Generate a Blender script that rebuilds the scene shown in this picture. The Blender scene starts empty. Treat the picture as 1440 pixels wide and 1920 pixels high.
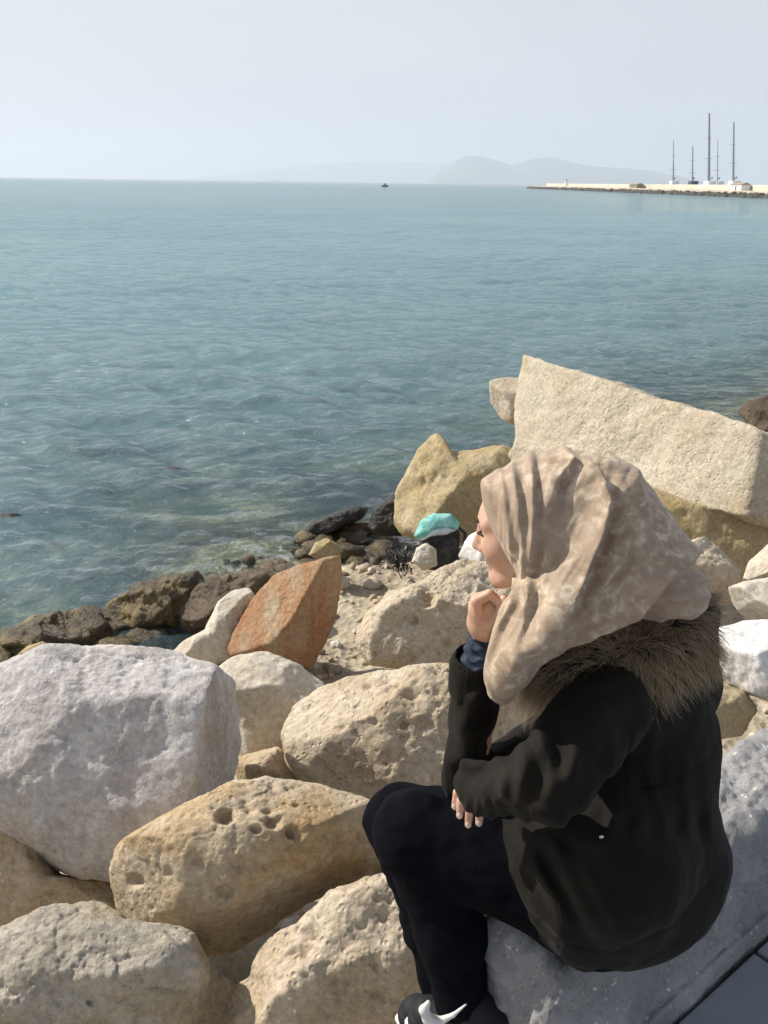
import bpy, bmesh, math, random
import numpy as np
from mathutils import Vector, Matrix

# ------------------------------------------------------------------ camera, sky, sun, exposure
scene = bpy.context.scene
FPX = 1650.0                      # focal length in photograph pixels (1440 x 1920)
CAMZ = 3.1                        # metres above the sea
PITCH = math.atan(618.0 / FPX)
ROLL = math.radians(0.8)
SUN_AZ = math.atan2(0.40, -1.0)   # direction towards the sun in plan
SUN_EL = math.radians(39)

Fv = np.array([0, math.cos(PITCH), -math.sin(PITCH)])
_U0 = np.array([0, math.sin(PITCH), math.cos(PITCH)])
_R0 = np.array([1.0, 0, 0])
Rv = math.cos(ROLL) * _R0 + math.sin(ROLL) * _U0
Uv = -math.sin(ROLL) * _R0 + math.cos(ROLL) * _U0
CAM = np.array([0, 0, CAMZ])

cd = bpy.data.cameras.new('camera')
cam = bpy.data.objects.new('camera', cd)
scene.collection.objects.link(cam)
cd.sensor_fit = 'VERTICAL'; cd.sensor_height = 24.0; cd.lens = 24.0 * FPX / 1920.0
cd.clip_start = 0.05; cd.clip_end = 60000
M4 = Matrix(((Rv[0], Uv[0], -Fv[0], 0), (Rv[1], Uv[1], -Fv[1], 0), (Rv[2], Uv[2], -Fv[2], CAMZ), (0, 0, 0, 1)))
cam.matrix_world = M4
scene.camera = cam

w = bpy.data.worlds.new('World'); scene.world = w; w.use_nodes = True
nt = w.node_tree; bg = nt.nodes['Background']
sky = nt.nodes.new('ShaderNodeTexSky'); sky.sky_type = 'NISHITA'; sky.sun_disc = False
sky.sun_elevation = SUN_EL
sky.sun_rotation = math.pi / 2 - SUN_AZ
sky.dust_density = 2.2; sky.air_density = 1.0; sky.ozone_density = 1.5; sky.altitude = 0
# thin high cloud veil over the whole sky
tc = nt.nodes.new('ShaderNodeTexCoord')
mp = nt.nodes.new('ShaderNodeMapping'); mp.inputs['Scale'].default_value = (1.0, 1.0, 3.5)
nz = nt.nodes.new('ShaderNodeTexNoise'); nz.inputs['Scale'].default_value = 1.6; nz.inputs['Detail'].default_value = 5
mr = nt.nodes.new('ShaderNodeMapRange'); mr.inputs[1].default_value = .3; mr.inputs[2].default_value = .75
mr.inputs[3].default_value = .55; mr.inputs[4].default_value = .92
mx = nt.nodes.new('ShaderNodeMix'); mx.data_type = 'RGBA'
mx.inputs['B'].default_value = (8.1, 8.4, 8.75, 1)
nt.links.new(tc.outputs['Generated'], mp.inputs['Vector']); nt.links.new(mp.outputs[0], nz.inputs['Vector'])
nt.links.new(nz.outputs['Fac'], mr.inputs[0]); sz = nt.nodes.new('ShaderNodeSeparateXYZ'); nt.links.new(tc.outputs['Generated'], sz.inputs[0])
el = nt.nodes.new('ShaderNodeMapRange'); el.interpolation_type = 'SMOOTHSTEP'
for _k, _v in enumerate((.05, .95, 1.0, .28)): el.inputs[_k + 1].default_value = _v    # the veil thins towards the zenith
nt.links.new(sz.outputs['Z'], el.inputs[0])
ml = nt.nodes.new('ShaderNodeMath'); ml.operation = 'MULTIPLY'; nt.links.new(mr.outputs[0], ml.inputs[0]); nt.links.new(el.outputs[0], ml.inputs[1])
nt.links.new(ml.outputs[0], mx.inputs['Factor'])
nt.links.new(sky.outputs['Color'], mx.inputs['A']); nt.links.new(mx.outputs['Result'], bg.inputs['Color'])
bg.inputs['Strength'].default_value = 0.079

sd = bpy.data.lights.new('sun', 'SUN'); sd.energy = 5.0; sd.angle = math.radians(0.6); sd.color = (1.0, 0.93, 0.82)
sun = bpy.data.objects.new('sun', sd); scene.collection.objects.link(sun)
sdir = Vector((math.cos(SUN_EL) * math.cos(SUN_AZ), math.cos(SUN_EL) * math.sin(SUN_AZ), math.sin(SUN_EL)))
sun.rotation_euler = sdir.to_track_quat('Z', 'Y').to_euler()
sun.location = (-20, 5, 20)

scene.view_settings.view_transform = 'Standard'; scene.view_settings.look = 'None'
scene.view_settings.gamma = 1.0; scene.view_settings.exposure = 0.27
scene.render.engine = 'CYCLES'
scene.cycles.use_denoising = True
scene.cycles.max_bounces = 8; scene.cycles.transparent_max_bounces = 12
scene.cycles.volume_bounces = 1

# ------------------------------------------------------------------ helpers
COL = scene.collection

def at(x, y, Y):
    """world point that lies at world distance Y under photo pixel (x, y)"""
    d = Fv + (x - 720) / FPX * Rv + (960 - y) / FPX * Uv
    return CAM + d * (Y / d[1])

def atz(x, y, z):
    d = Fv + (x - 720) / FPX * Rv + (960 - y) / FPX * Uv
    return CAM + d * ((z - CAMZ) / d[2])

def proj(P):
    q = P - CAM
    dz = q @ Fv
    return np.stack([720 + FPX * (q @ Rv) / dz, 960 - FPX * (q @ Uv) / dz], 1), dz

def mpp(p):
    return float((np.asarray(p) - CAM) @ Fv) / FPX

_g = np.random.default_rng(7).normal(size=(512, 3)); _g /= np.linalg.norm(_g, axis=1)[:, None]

def pnoise(p, seed=0):
    p = np.asarray(p, dtype=np.float64)
    i = np.floor(p).astype(np.int64); f = p - i
    u = f * f * f * (f * (f * 6 - 15) + 10)
    out = np.zeros(len(p))
    for dx in (0, 1):
        wx = u[:, 0] if dx else 1 - u[:, 0]
        for dy in (0, 1):
            wy = u[:, 1] if dy else 1 - u[:, 1]
            for dz in (0, 1):
                wz = u[:, 2] if dz else 1 - u[:, 2]
                h = (i[:, 0] + dx) * 73856093 ^ (i[:, 1] + dy) * 19349663 ^ (i[:, 2] + dz) * 83492791 ^ (seed * 2654435)
                h = (h ^ (h >> 13)) * 1274126177
                g = _g[(h ^ (h >> 16)) & 511]
                out += wx * wy * wz * (g[:, 0] * (f[:, 0] - dx) + g[:, 1] * (f[:, 1] - dy) + g[:, 2] * (f[:, 2] - dz))
    return out * 1.5

def fbm(p, seed=0, octv=4, gain=.5):
    o = np.zeros(len(p)); a = 1.0; q = np.array(p, dtype=np.float64)
    for k in range(octv):
        o += a * pnoise(q, seed + k * 17); q = q * 2.03 + 3.1; a *= gain
    return o

def mesh_obj(name, V, F, mat, parent=None, smooth=True):
    me = bpy.data.meshes.new(name)
    V = np.asarray(V, dtype=np.float32)
    F = np.asarray(F) if not isinstance(F, list) else F
    if isinstance(F, np.ndarray):
        n, k = F.shape
        me.vertices.add(len(V)); me.vertices.foreach_set('co', V.ravel())
        me.loops.add(n * k); me.loops.foreach_set('vertex_index', F.astype(np.int32).ravel())
        me.polygons.add(n); me.polygons.foreach_set('loop_start', np.arange(0, n * k, k, dtype=np.int32))
        me.update(calc_edges=True)
    else:
        me.from_pydata(V.tolist(), [], F)
    me.validate()
    if smooth:
        me.polygons.foreach_set('use_smooth', np.ones(len(me.polygons), dtype=bool))
    if mat: me.materials.append(mat)
    o = bpy.data.objects.new(name, me); COL.objects.link(o)
    if parent: o.parent = parent
    return o

def tag(o, label=None, cat=None, group=None, kind=None):
    if label: o['label'] = label
    if cat: o['category'] = cat
    if group: o['group'] = group
    if kind: o['kind'] = kind
    return o

def empty(name, loc):
    o = bpy.data.objects.new(name, None); COL.objects.link(o)
    o.location = loc; o.empty_display_size = .1
    bpy.context.view_layer.update()
    return o

def put(o, loc):
    """move a mesh object's origin to loc while its vertices are given in world space"""
    loc = Vector(loc)
    o.data.transform(Matrix.Translation(-loc)); o.location = loc
    return o

def child(o, parent):
    """parent an object whose vertices are in world coordinates"""
    o.parent = parent
    o.data.transform(parent.matrix_world.inverted())
    return o

_ico = {}
def ico(n):
    if n not in _ico:
        bm = bmesh.new(); bmesh.ops.create_icosphere(bm, subdivisions=n, radius=1)
        V = np.array([v.co[:] for v in bm.verts]); F = np.array([[v.index for v in f.verts] for f in bm.faces])
        bm.free(); V /= np.linalg.norm(V, axis=1)[:, None]
        _ico[n] = (V, F)
    return _ico[n]

def vnormals(V, F):
    a, b, c = V[F[:, 0]], V[F[:, 1]], V[F[:, 2]]
    fn = np.cross(b - a, c - a); N = np.zeros_like(V)
    for k in range(F.shape[1]): np.add.at(N, F[:, k], fn)
    return N / (np.linalg.norm(N, axis=1)[:, None] + 1e-12)

# ---- node materials
def newmat(name):
    m = bpy.data.materials.new(name); m.use_nodes = True
    return m, m.node_tree, m.node_tree.nodes['Principled BSDF']

def ramp(nt, stops):
    r = nt.nodes.new('ShaderNodeValToRGB'); e = r.color_ramp.elements
    while len(e) < len(stops): e.new(.5)
    for k, (p, c) in enumerate(stops):
        e[k].position = p; e[k].color = (*c, 1)
    return r

def noise(nt, vec, scale, detail=6, rough=.55, dist=0):
    n = nt.nodes.new('ShaderNodeTexNoise')
    n.inputs['Scale'].default_value = scale; n.inputs['Detail'].default_value = detail
    n.inputs['Roughness'].default_value = rough; n.inputs['Distortion'].default_value = dist
    if vec is not None: nt.links.new(vec, n.inputs['Vector'])
    return n

def mixc(nt, fac, a, b, mode='MIX'):
    m = nt.nodes.new('ShaderNodeMix'); m.data_type = 'RGBA'; m.blend_type = mode
    for s, v in (('Factor', fac), ('A', a), ('B', b)):
        if hasattr(v, 'is_output'): nt.links.new(v, m.inputs[s])
        elif isinstance(v, (int, float)): m.inputs[s].default_value = v
        else: m.inputs[s].default_value = (*v, 1)
    return m.outputs['Result']

def mrange(nt, v, a, b, c=0., d=1.):
    m = nt.nodes.new('ShaderNodeMapRange'); nt.links.new(v, m.inputs[0])
    for k, q in enumerate((a, b, c, d)): m.inputs[k + 1].default_value = q
    return m.outputs[0]

def objvec(nt):
    t = nt.nodes.new('ShaderNodeTexCoord'); oi = nt.nodes.new('ShaderNodeObjectInfo')
    mu = nt.nodes.new('ShaderNodeMath'); mu.operation = 'MULTIPLY'; mu.inputs[1].default_value = 37.
    nt.links.new(oi.outputs['Random'], mu.inputs[0])
    ad = nt.nodes.new('ShaderNodeVectorMath'); ad.operation = 'ADD'
    nt.links.new(t.outputs['Object'], ad.inputs[0]); nt.links.new(mu.outputs[0], ad.inputs[1])
    return ad.outputs[0]

def rockmat(name, c1, c2, c3, stain, stain_amt=.5, pits=.6, rough=.92, bump=.5, stretch=None, spec=.25, fine=1.0):
    m, nt, b = newmat(name)
    v = objvec(nt)
    vv = v
    if stretch:
        mpn = nt.nodes.new('ShaderNodeMapping'); mpn.inputs['Scale'].default_value = stretch[0]; mpn.inputs['Rotation'].default_value = stretch[1]
        nt.links.new(v, mpn.inputs[0]); vv = mpn.outputs[0]
    n1 = noise(nt, vv, 3.2, 7, .6, .3)
    r1 = ramp(nt, [(.30, c1), (.5, c2), (.70, c3)]); nt.links.new(n1.outputs['Fac'], r1.inputs[0])
    n2 = noise(nt, vv, 2.1, 6, .65, .8)
    s = mrange(nt, n2.outputs['Fac'], .50, .66, 0, stain_amt)
    col = mixc(nt, s, r1.outputs[0], stain)
    n3 = noise(nt, v, 38, 6, .7)
    f3 = mrange(nt, n3.outputs['Fac'], .3, .72, .66, 1.22)
    col = mixc(nt, 1.0, col, f3, 'MULTIPLY') if False else col
    hm = nt.nodes.new('ShaderNodeHueSaturation'); nt.links.new(col, hm.inputs['Color']); nt.links.new(f3, hm.inputs['Value'])
    # specks of dirt and dark lichen
    n5 = noise(nt, v, 90, 3, .6)
    sp = mrange(nt, n5.outputs['Fac'], .62, .72, 0, .45)
    col = mixc(nt, sp, hm.outputs[0], tuple(.35 * q for q in stain))
    nt.links.new(col, b.inputs['Base Color'])
    b.inputs['Roughness'].default_value = rough; b.inputs['Specular IOR Level'].default_value = spec
    vo = nt.nodes.new('ShaderNodeTexVoronoi'); vo.inputs['Scale'].default_value = 42; nt.links.new(v, vo.inputs['Vector'])
    nmask = noise(nt, v, 9, 3)
    pit = mrange(nt, vo.outputs['Distance'], .12, .38, -1, 0)
    pm = nt.nodes.new('ShaderNodeMath'); pm.operation = 'MULTIPLY'; nt.links.new(pit, pm.inputs[0])
    nt.links.new(mrange(nt, nmask.outputs['Fac'], .42, .62, 0, pits), pm.inputs[1])
    n4 = noise(nt, v, 26, 9, .68)
    ad = nt.nodes.new('ShaderNodeMath'); ad.operation = 'MULTIPLY_ADD'
    nt.links.new(n4.outputs['Fac'], ad.inputs[0]); ad.inputs[1].default_value = 1.5 * fine; nt.links.new(pm.outputs[0], ad.inputs[2])
    bu = nt.nodes.new('ShaderNodeBump'); bu.inputs['Strength'].default_value = bump; bu.inputs['Distance'].default_value = .02
    nt.links.new(ad.outputs[0], bu.inputs['Height']); nt.links.new(bu.outputs[0], b.inputs['Normal'])
    return m

def plain(name, col, rough=.7, spec=.3, nscale=0, namt=.15, bump=0, bscale=200, metal=0):
    m, nt, b = newmat(name)
    b.inputs['Roughness'].default_value = rough; b.inputs['Specular IOR Level'].default_value = spec
    b.inputs['Metallic'].default_value = metal
    v = objvec(nt)
    n = noise(nt, v, nscale or 8, 5)
    f = mrange(nt, n.outputs['Fac'], .3, .7, 1 - namt, 1 + namt)
    hs = nt.nodes.new('ShaderNodeHueSaturation'); hs.inputs['Color'].default_value = (*col, 1)
    nt.links.new(f, hs.inputs['Value']); nt.links.new(hs.outputs[0], b.inputs['Base Color'])
    if bump:
        n2 = noise(nt, v, bscale, 4); bu = nt.nodes.new('ShaderNodeBump'); bu.inputs['Strength'].default_value = bump
        bu.inputs['Distance'].default_value = .003
        nt.links.new(n2.outputs['Fac'], bu.inputs['Height']); nt.links.new(bu.outputs[0], b.inputs['Normal'])
    return m

MAT = {}
MAT['white'] = rockmat('white_rock', (.44, .41, .40), (.56, .53, .515), (.69, .665, .645), (.42, .35, .28), .55, .25, bump=.6, stretch=((1.6, 1.6, .7), (0, 0, 0)))
MAT['tan'] = rockmat('tan_rock', (.42, .32, .19), (.53, .43, .30), (.60, .52, .41), (.40, .25, .10), .75, .8, bump=.6)
MAT['sand'] = rockmat('sandy_rock', (.48, .39, .28), (.58, .49, .37), (.63, .55, .44), (.45, .33, .19), .5, 1.0, bump=.7)
MAT['grey'] = rockmat('grey_tan_rock', (.34, .31, .25), (.46, .42, .35), (.58, .53, .45), (.40, .30, .16), .7, .8, bump=.7, stretch=((1, 1.8, 1), (0, .3, .5)))
MAT['pale'] = rockmat('pale_rock', (.52, .46, .37), (.60, .55, .46), (.64, .60, .53), (.50, .40, .26), .35, .3, bump=.5)
MAT['chalk'] = rockmat('chalk_rock', (.68, .67, .65), (.74, .73, .71), (.78, .77, .75), (.66, .64, .58), .3, .1, bump=.35)
MAT['red'] = rockmat('red_rock', (.37, .17, .08), (.41, .27, .16), (.42, .34, .24), (.36, .14, .06), .55, .3, bump=.7, stretch=((3.5, 1, .55), (0, .8, 0)))
MAT['slab'] = rockmat('slab_rock', (.45, .385, .29), (.53, .465, .365), (.58, .52, .42), (.44, .34, .21), .6, .8, bump=.6)
MAT['ochre'] = rockmat('ochre_rock', (.38, .29, .15), (.46, .37, .22), (.52, .44, .30), (.36, .26, .10), .6, .4, bump=.6)
MAT['wet'] = rockmat('wet_rock', (.035, .028, .018), (.11, .08, .035), (.34, .25, .09), (.03, .025, .012), .8, .6, rough=.42, bump=.9, spec=.5)
MAT['wetdark'] = rockmat('wet_dark_rock', (.012, .011, .01), (.025, .021, .018), (.05, .04, .03), (.012, .012, .01), .6, .4, rough=.4, bump=.8, spec=.5)
MAT['wetbrown'] = rockmat('wet_brown_rock', (.06, .042, .024), (.11, .078, .045), (.20, .15, .09), (.03, .022, .012), .7, .4, rough=.5, bump=.8, spec=.45)

# ------------------------------------------------------------------ terrain
EN = np.array([-.62, .78])          # plan direction from the sea wall out to the sea
EW = np.array([.78, .62])           # along the wall
def qcoord(x, y): return EN[0] * x + EN[1] * y
def ground_z(x, y):
    q = qcoord(x, y); s = EW[0] * x + EW[1] * y
    q = q - .45 * np.sin(s * .55 + .6) * np.clip((q - 3) / 3, 0, 1)
    z = np.where(q < 6.2, (6.2 - q) * .15, (6.2 - q) * .16)
    z = z - .16 * np.clip((5.0 - q) / 1.2, 0, 1) - .25 * np.clip((3.2 - q) / 1.0, 0, 1)
    z = np.where(q > 12, -.93 - (q - 12) * .085, z)
    z = np.maximum(z, -3.5)
    z = np.where(q < .9, .6, z)
    z = z - .34 * np.clip((3.3 - s) / 1.2, 0, 1) * np.clip((q - 4.2) / .9, 0, 1) - .09
    return z

def terrain():
    # in wall coordinates, finer near the camera
    q = np.concatenate([np.linspace(.5, 9, 240), 9 + np.geomspace(.05, 300, 90)])
    s = np.concatenate([-np.geomspace(6, 300, 40)[::-1], np.linspace(-5.9, 12, 320), 12 + np.geomspace(.1, 300, 40)])
    Q, S = np.meshgrid(q, s, indexing='ij')
    X = EN[0] * Q + EW[0] * S; Y = EN[1] * Q + EW[1] * S
    P = np.stack([X.ravel(), Y.ravel(), np.zeros(X.size)], 1)
    z = ground_z(P[:, 0], P[:, 1])
    am = np.clip((14 - Q.ravel()) / 10, 0.15, 1)
    z = z + am * (.10 * fbm(P * .9, 3, 4) + .035 * fbm(P * 5, 9, 3))
    P[:, 2] = z
    n, m = Q.shape
    i = np.arange(n - 1)[:, None] * m + np.arange(m - 1)[None]
    F = np.stack([i, i + m, i + m + 1, i + 1], -1).reshape(-1, 4)[:, ::-1]
    mt, nt, b = newmat('shore_gravel')
    g = nt.nodes.new('ShaderNodeNewGeometry'); v = g.outputs['Position']
    n1 = noise(nt, v, .55, 5, .6, .4)
    dry = ramp(nt, [(.35, (.33, .27, .19)), (.5, (.44, .37, .28)), (.65, (.52, .45, .36))])
    n2 = noise(nt, v, 9, 8, .7); nt.links.new(n2.outputs['Fac'], dry.inputs[0])
    bed = ramp(nt, [(.43, (.055, .042, .048)), (.50, (.24, .20, .14)), (.58, (.55, .50, .34))])
    nt.links.new(n1.outputs['Fac'], bed.inputs[0])
    sx = nt.nodes.new('ShaderNodeSeparateXYZ'); nt.links.new(v, sx.inputs[0])
    wetm = mrange(nt, sx.outputs['Z'], .02, .16, 1, 0)
    col = mixc(nt, wetm, dry.outputs[0], bed.outputs[0])
    nt.links.new(col, b.inputs['Base Color']); b.inputs['Roughness'].default_value = .9
    bu = nt.nodes.new('ShaderNodeBump'); bu.inputs['Strength'].default_value = .8; bu.inputs['Distance'].default_value = .03
    vo = nt.nodes.new('ShaderNodeTexVoronoi'); vo.inputs['Scale'].default_value = 16; nt.links.new(v, vo.inputs['Vector'])
    nt.links.new(vo.outputs['Distance'], bu.inputs['Height']); nt.links.new(bu.outputs[0], b.inputs['Normal'])
    o = mesh_obj('shore', P, F, mt); tag(o, 'sandy gravel shore and shallow seabed under the boulders', 'ground', kind='structure')
terrain()

# ------------------------------------------------------------------ sea
def sea():
    ys = np.concatenate([np.linspace(3.5, 14, 420), np.geomspace(14.03, 120, 360)[1:], np.geomspace(122, 20000, 160)])
    us = np.linspace(-.72, .72, 430)
    Yg, Ug = np.meshgrid(ys, us, indexing='ij')
    wid = Yg + 1.5
    wid = np.where(Yg > 400, Yg + (Yg - 400) * .8, wid)
    X = Ug * wid; P = np.stack([X.ravel(), Yg.ravel(), np.zeros(X.size)], 1)
    rng = np.random.default_rng(5); z = np.zeros(len(P))
    dY = np.gradient(ys)[:, None] * np.ones_like(Yg); dY = dY.ravel()
    dist = P[:, 1]
    dn = np.stack([P[:, 0] * .18, P[:, 1] * .5, np.zeros(len(P))], 1)
    gust = .75 + .6 * fbm(dn * .35, 40, 2)
    for lam, amp, cnt in ((3.2, .024, 5), (1.5, .026, 7), (.75, .019, 8), (.40, .009, 8)):
        fade = np.clip((lam / (dY * 4)) - .5, 0, 1)
        for k in range(cnt):
            a = math.radians(-82 + rng.normal() * 36); l = lam * rng.uniform(.75, 1.3)
            kx, ky = math.cos(a) * 2 * math.pi / l, math.sin(a) * 2 * math.pi / l
            ph = P[:, 0] * kx + P[:, 1] * ky + rng.uniform(0, 6.28) + 1.6 * pnoise(P / (lam * 3) + k * 7, 60 + k)
            sw = np.sin(ph)
            z += fade * gust * amp / math.sqrt(cnt) * 1.6 * (sw + .35 * np.cos(2 * ph))
    gz = ground_z(P[:, 0], P[:, 1])
    depth = np.maximum(-gz, 0)
    z *= np.clip(.35 + depth * 1.2, .35, 1)
    P[:, 2] = z
    n, m = Yg.shape
    i = np.arange(n - 1)[:, None] * m + np.arange(m - 1)[None]
    F = np.stack([i, i + 1, i + m + 1, i + m], -1).reshape(-1, 4)
    mt = bpy.data.materials.new('sea_water'); mt.use_nodes = True; nt = mt.node_tree; nt.nodes.clear()
    L = nt.links.new
    out = nt.nodes.new('ShaderNodeOutputMaterial')
    at_ = nt.nodes.new('ShaderNodeAttribute'); at_.attribute_name = 'depth'
    g = nt.nodes.new('ShaderNodeNewGeometry')
    mpn = nt.nodes.new('ShaderNodeMapping'); mpn.inputs['Scale'].default_value = (.9, 1.35, 1); mpn.inputs['Rotation'].default_value = (0, 0, .12)
    L(g.outputs['Position'], mpn.inputs[0])
    n1 = noise(nt, mpn.outputs[0], 3.0, 6, .62, .5)
    n2 = noise(nt, mpn.outputs[0], .35, 4, .6, .3)
    ad = nt.nodes.new('ShaderNodeMath'); ad.operation = 'MULTIPLY_ADD'; L(n2.outputs['Fac'], ad.inputs[0]); ad.inputs[1].default_value = 2.2; L(n1.outputs['Fac'], ad.inputs[2])
    bu = nt.nodes.new('ShaderNodeBump'); bu.inputs['Strength'].default_value = .9; bu.inputs['Distance'].default_value = .16
    L(ad.outputs[0], bu.inputs['Height'])
    # light coming back out of the water body: teal, a little patchy
    n3 = noise(nt, mpn.outputs[0], .06, 4, .6)
    body = ramp(nt, [(.35, (.155, .272, .315)), (.65, (.19, .33, .36))]); L(n3.outputs['Fac'], body.inputs[0])
    dif = nt.nodes.new('ShaderNodeBsdfDiffuse'); L(body.outputs[0], dif.inputs['Color'])
    tr = nt.nodes.new('ShaderNodeBsdfTransparent'); tr.inputs['Color'].default_value = (.84, .92, .88, 1)
    e = nt.nodes.new('ShaderNodeMath'); e.operation = 'MULTIPLY'; L(at_.outputs['Fac'], e.inputs[0]); e.inputs[1].default_value = -.95
    ex = nt.nodes.new('ShaderNodeMath'); ex.operation = 'EXPONENT'; L(e.outputs[0], ex.inputs[0])
    m1 = nt.nodes.new('ShaderNodeMixShader'); L(ex.outputs[0], m1.inputs[0]); L(dif.outputs[0], m1.inputs[1]); L(tr.outputs[0], m1.inputs[2])
    gl = nt.nodes.new('ShaderNodeBsdfGlossy'); gl.inputs['Roughness'].default_value = .06; L(bu.outputs[0], gl.inputs['Normal'])
    fr = nt.nodes.new('ShaderNodeFresnel'); fr.inputs['IOR'].default_value = 1.33; L(bu.outputs[0], fr.inputs['Normal'])
    m2 = nt.nodes.new('ShaderNodeMixShader'); L(fr.outputs[0], m2.inputs[0]); L(m1.outputs[0], m2.inputs[1]); L(gl.outputs[0], m2.inputs[2])
    nf = noise(nt, g.outputs['Position'], 7, 6, .7, .8); nf2 = noise(nt, g.outputs['Position'], .9, 3, .6)
    sh = mrange(nt, at_.outputs['Fac'], .0, .13, .62, 0.); 
    f1 = nt.nodes.new('ShaderNodeMath'); f1.operation = 'MULTIPLY'; L(mrange(nt, nf.outputs['Fac'], .52, .62, 0, 1), f1.inputs[0]); L(mrange(nt, nf2.outputs['Fac'], .48, .6, 0, 1), f1.inputs[1])
    f2 = nt.nodes.new('ShaderNodeMath'); f2.operation = 'MULTIPLY'; L(f1.outputs[0], f2.inputs[0]); L(sh, f2.inputs[1])
    fo_ = nt.nodes.new('ShaderNodeBsdfDiffuse'); fo_.inputs['Color'].default_value = (.8, .82, .82, 1)
    m3 = nt.nodes.new('ShaderNodeMixShader'); L(f2.outputs[0], m3.inputs[0]); L(m2.outputs[0], m3.inputs[1]); L(fo_.outputs[0], m3.inputs[2])
    L(m3.outputs[0], out.inputs['Surface'])
    o = mesh_obj('sea', P, F, mt)
    a = o.data.attributes.new('depth', 'FLOAT', 'POINT'); a.data.foreach_set('value', depth.astype(np.float32))
    tag(o, 'rippled teal sea reaching to the hazy horizon', 'sea', kind='structure')
sea()

# ------------------------------------------------------------------ rocks
def star_blob(outline, Y, df, db, p, sub, soft=.0, depth_axis=None):
    """closed star-shaped solid whose outline, seen square on, is the polygon; df/db = half depth to front/back (m)"""
    pg = np.array(outline, float)
    x, y = pg[:, 0], pg[:, 1]; x2, y2 = np.roll(x, -1), np.roll(y, -1)
    cr = x * y2 - x2 * y; A = cr.sum() / 2
    cx = ((x + x2) * cr).sum() / (6 * A); cy = ((y + y2) * cr).sum() / (6 * A)
    C = at(cx, cy, Y); s = mpp(C)
    lp = np.stack([(x - cx) * s, (cy - y) * s], 1)
    th = np.linspace(-math.pi, math.pi, 721)[:-1]
    R = np.full(720, 1e9)
    for k in range(len(lp)):
        a, b = lp[k], lp[(k + 1) % len(lp)]; e = b - a
        dx, dy = np.cos(th), np.sin(th)
        den = dx * e[1] - dy * e[0]
        t = (a[0] * e[1] - a[1] * e[0]) / np.where(abs(den) < 1e-9, 1e-9, den)
        u = (a[0] * dy - a[1] * dx) / np.where(abs(den) < 1e-9, 1e-9, den)
        ok = (t > 0) & (u >= -1e-6) & (u <= 1 + 1e-6)
        R = np.where(ok & (t < R), t, R)
    R[R > 1e8] = np.median(R)
    ker = np.ones(9) / 9
    R = np.convolve(np.concatenate([R[-8:], R, R[:8]]), ker, 'same')[8:-8]
    V, F = ico(sub)
    ph = np.arctan2(V[:, 1], V[:, 0]); st = np.hypot(V[:, 0], V[:, 1])
    Ri = np.interp(ph, th, R, period=2 * math.pi)
    D = np.where(V[:, 2] > 0, df, db)
    r = ((st / Ri) ** p + (abs(V[:, 2]) / D) ** p) ** (-1 / p)
    ray = (CAM - C) / np.linalg.norm(CAM - C)
    W = ray if depth_axis is None else depth_axis
    return V, F, r, C, s, W, float(np.mean(R))

def rock(label, outline, Y, depth, mat, seed, p=2.7, facets=7, rough=.05, pits=0, pitsize=.02, sub=6, cuts=(), holes=(), cat='boulder', group=None, detail=1., back=None, lift=None, name='boulder'):
    rng = np.random.default_rng(seed)
    D, F, r, C, s, W, size = star_blob(outline, Y, depth, back or depth, p, sub)
    pts = D * r[:, None]
    k = size * .010
    pl = []
    for _ in range(facets * 2 + 2):
        n = rng.normal(size=3); n[2] = abs(n[2]) * .9 + .2 if rng.random() < .7 else n[2]; n /= np.linalg.norm(n)
        h = (pts @ n).max()
        pl.append((n, h * (rng.uniform(.74, .93) if abs(n[2]) > .4 else rng.uniform(.94, .99))))
    for n, f in cuts:
        n = np.array(n, float); n /= np.linalg.norm(n); pl.append((n, (pts @ n).max() * f))
    acc = np.exp(-(r - r) / k); rr = [r]
    for n, h in pl:
        q = D @ n
        rr.append(np.where(q > .02, h / np.maximum(q, .02), 1e3))
    rr = np.array(rr); mn = rr.min(0)
    r = mn - k * np.log(np.exp(-(rr - mn) / k).sum(0))
    pts = D * r[:, None]
    # surface relief
    o = rng.uniform(-50, 50, 3)
    big = fbm(pts / size * 1.3 + o, seed, 3)
    med = fbm(pts * 6 + o, seed + 5, 4, .55)
    rid = np.abs(fbm(pts * 3.6 + o, seed + 9, 4)) * 2.2 - .6
    fin = fbm(pts * 34 + o, seed + 13, 3, .6)
    edge = .35 + .65 * np.abs(D[:, 2])        # keep the outline close to the drawn one
    r = r + size * rough * edge * (big * 1.0) + detail * (min(size, .6) * rough * (.30 * med + .34 * rid) + .0035 * fin)
    cn = fbm(pts / size * .9 + o * 1.3, seed + 21, 3)
    crack = np.exp(-(cn / .022) ** 2) * np.clip(fbm(pts / size * .8 - o, seed + 25, 2) * 3 + .4, 0, 1)
    r = r - size * .018 * crack
    pts = D * r[:, None]
    if pits:
        vis = np.where(D[:, 2] > -.25)[0]
        for c in rng.choice(vis, int(pits * .75)):
            rad = pitsize * .85 * rng.lognormal(0, .55)
            d = np.linalg.norm(pts - pts[c], axis=1); m = d < rad * 1.6
            r[m] -= rad * .7 * np.exp(-(d[m] / (rad * .75)) ** 2)
        pts = D * r[:, None]
    for hx, hy, hr in holes:      # larger hollows
        px = pts[:, :2] / s; ctr = proj(C[None])[0][0]
        d = np.hypot(px[:, 0] - (hx - ctr[0]), (-px[:, 1] - (hy - ctr[1])) * 1.25)
        m = (D[:, 2] > 0)
        r = r - m * hr * s * 1.3 * np.exp(-(d / hr) ** 4)
    pts = D * r[:, None]
    Vw = pts[:, :1] * Rv + pts[:, 1:2] * Uv + pts[:, 2:3] * W
    ob = mesh_obj(name, Vw, F, MAT[mat]); ob.location = Vector(C)
    tag(ob, label, cat, group)
    return ob

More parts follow.
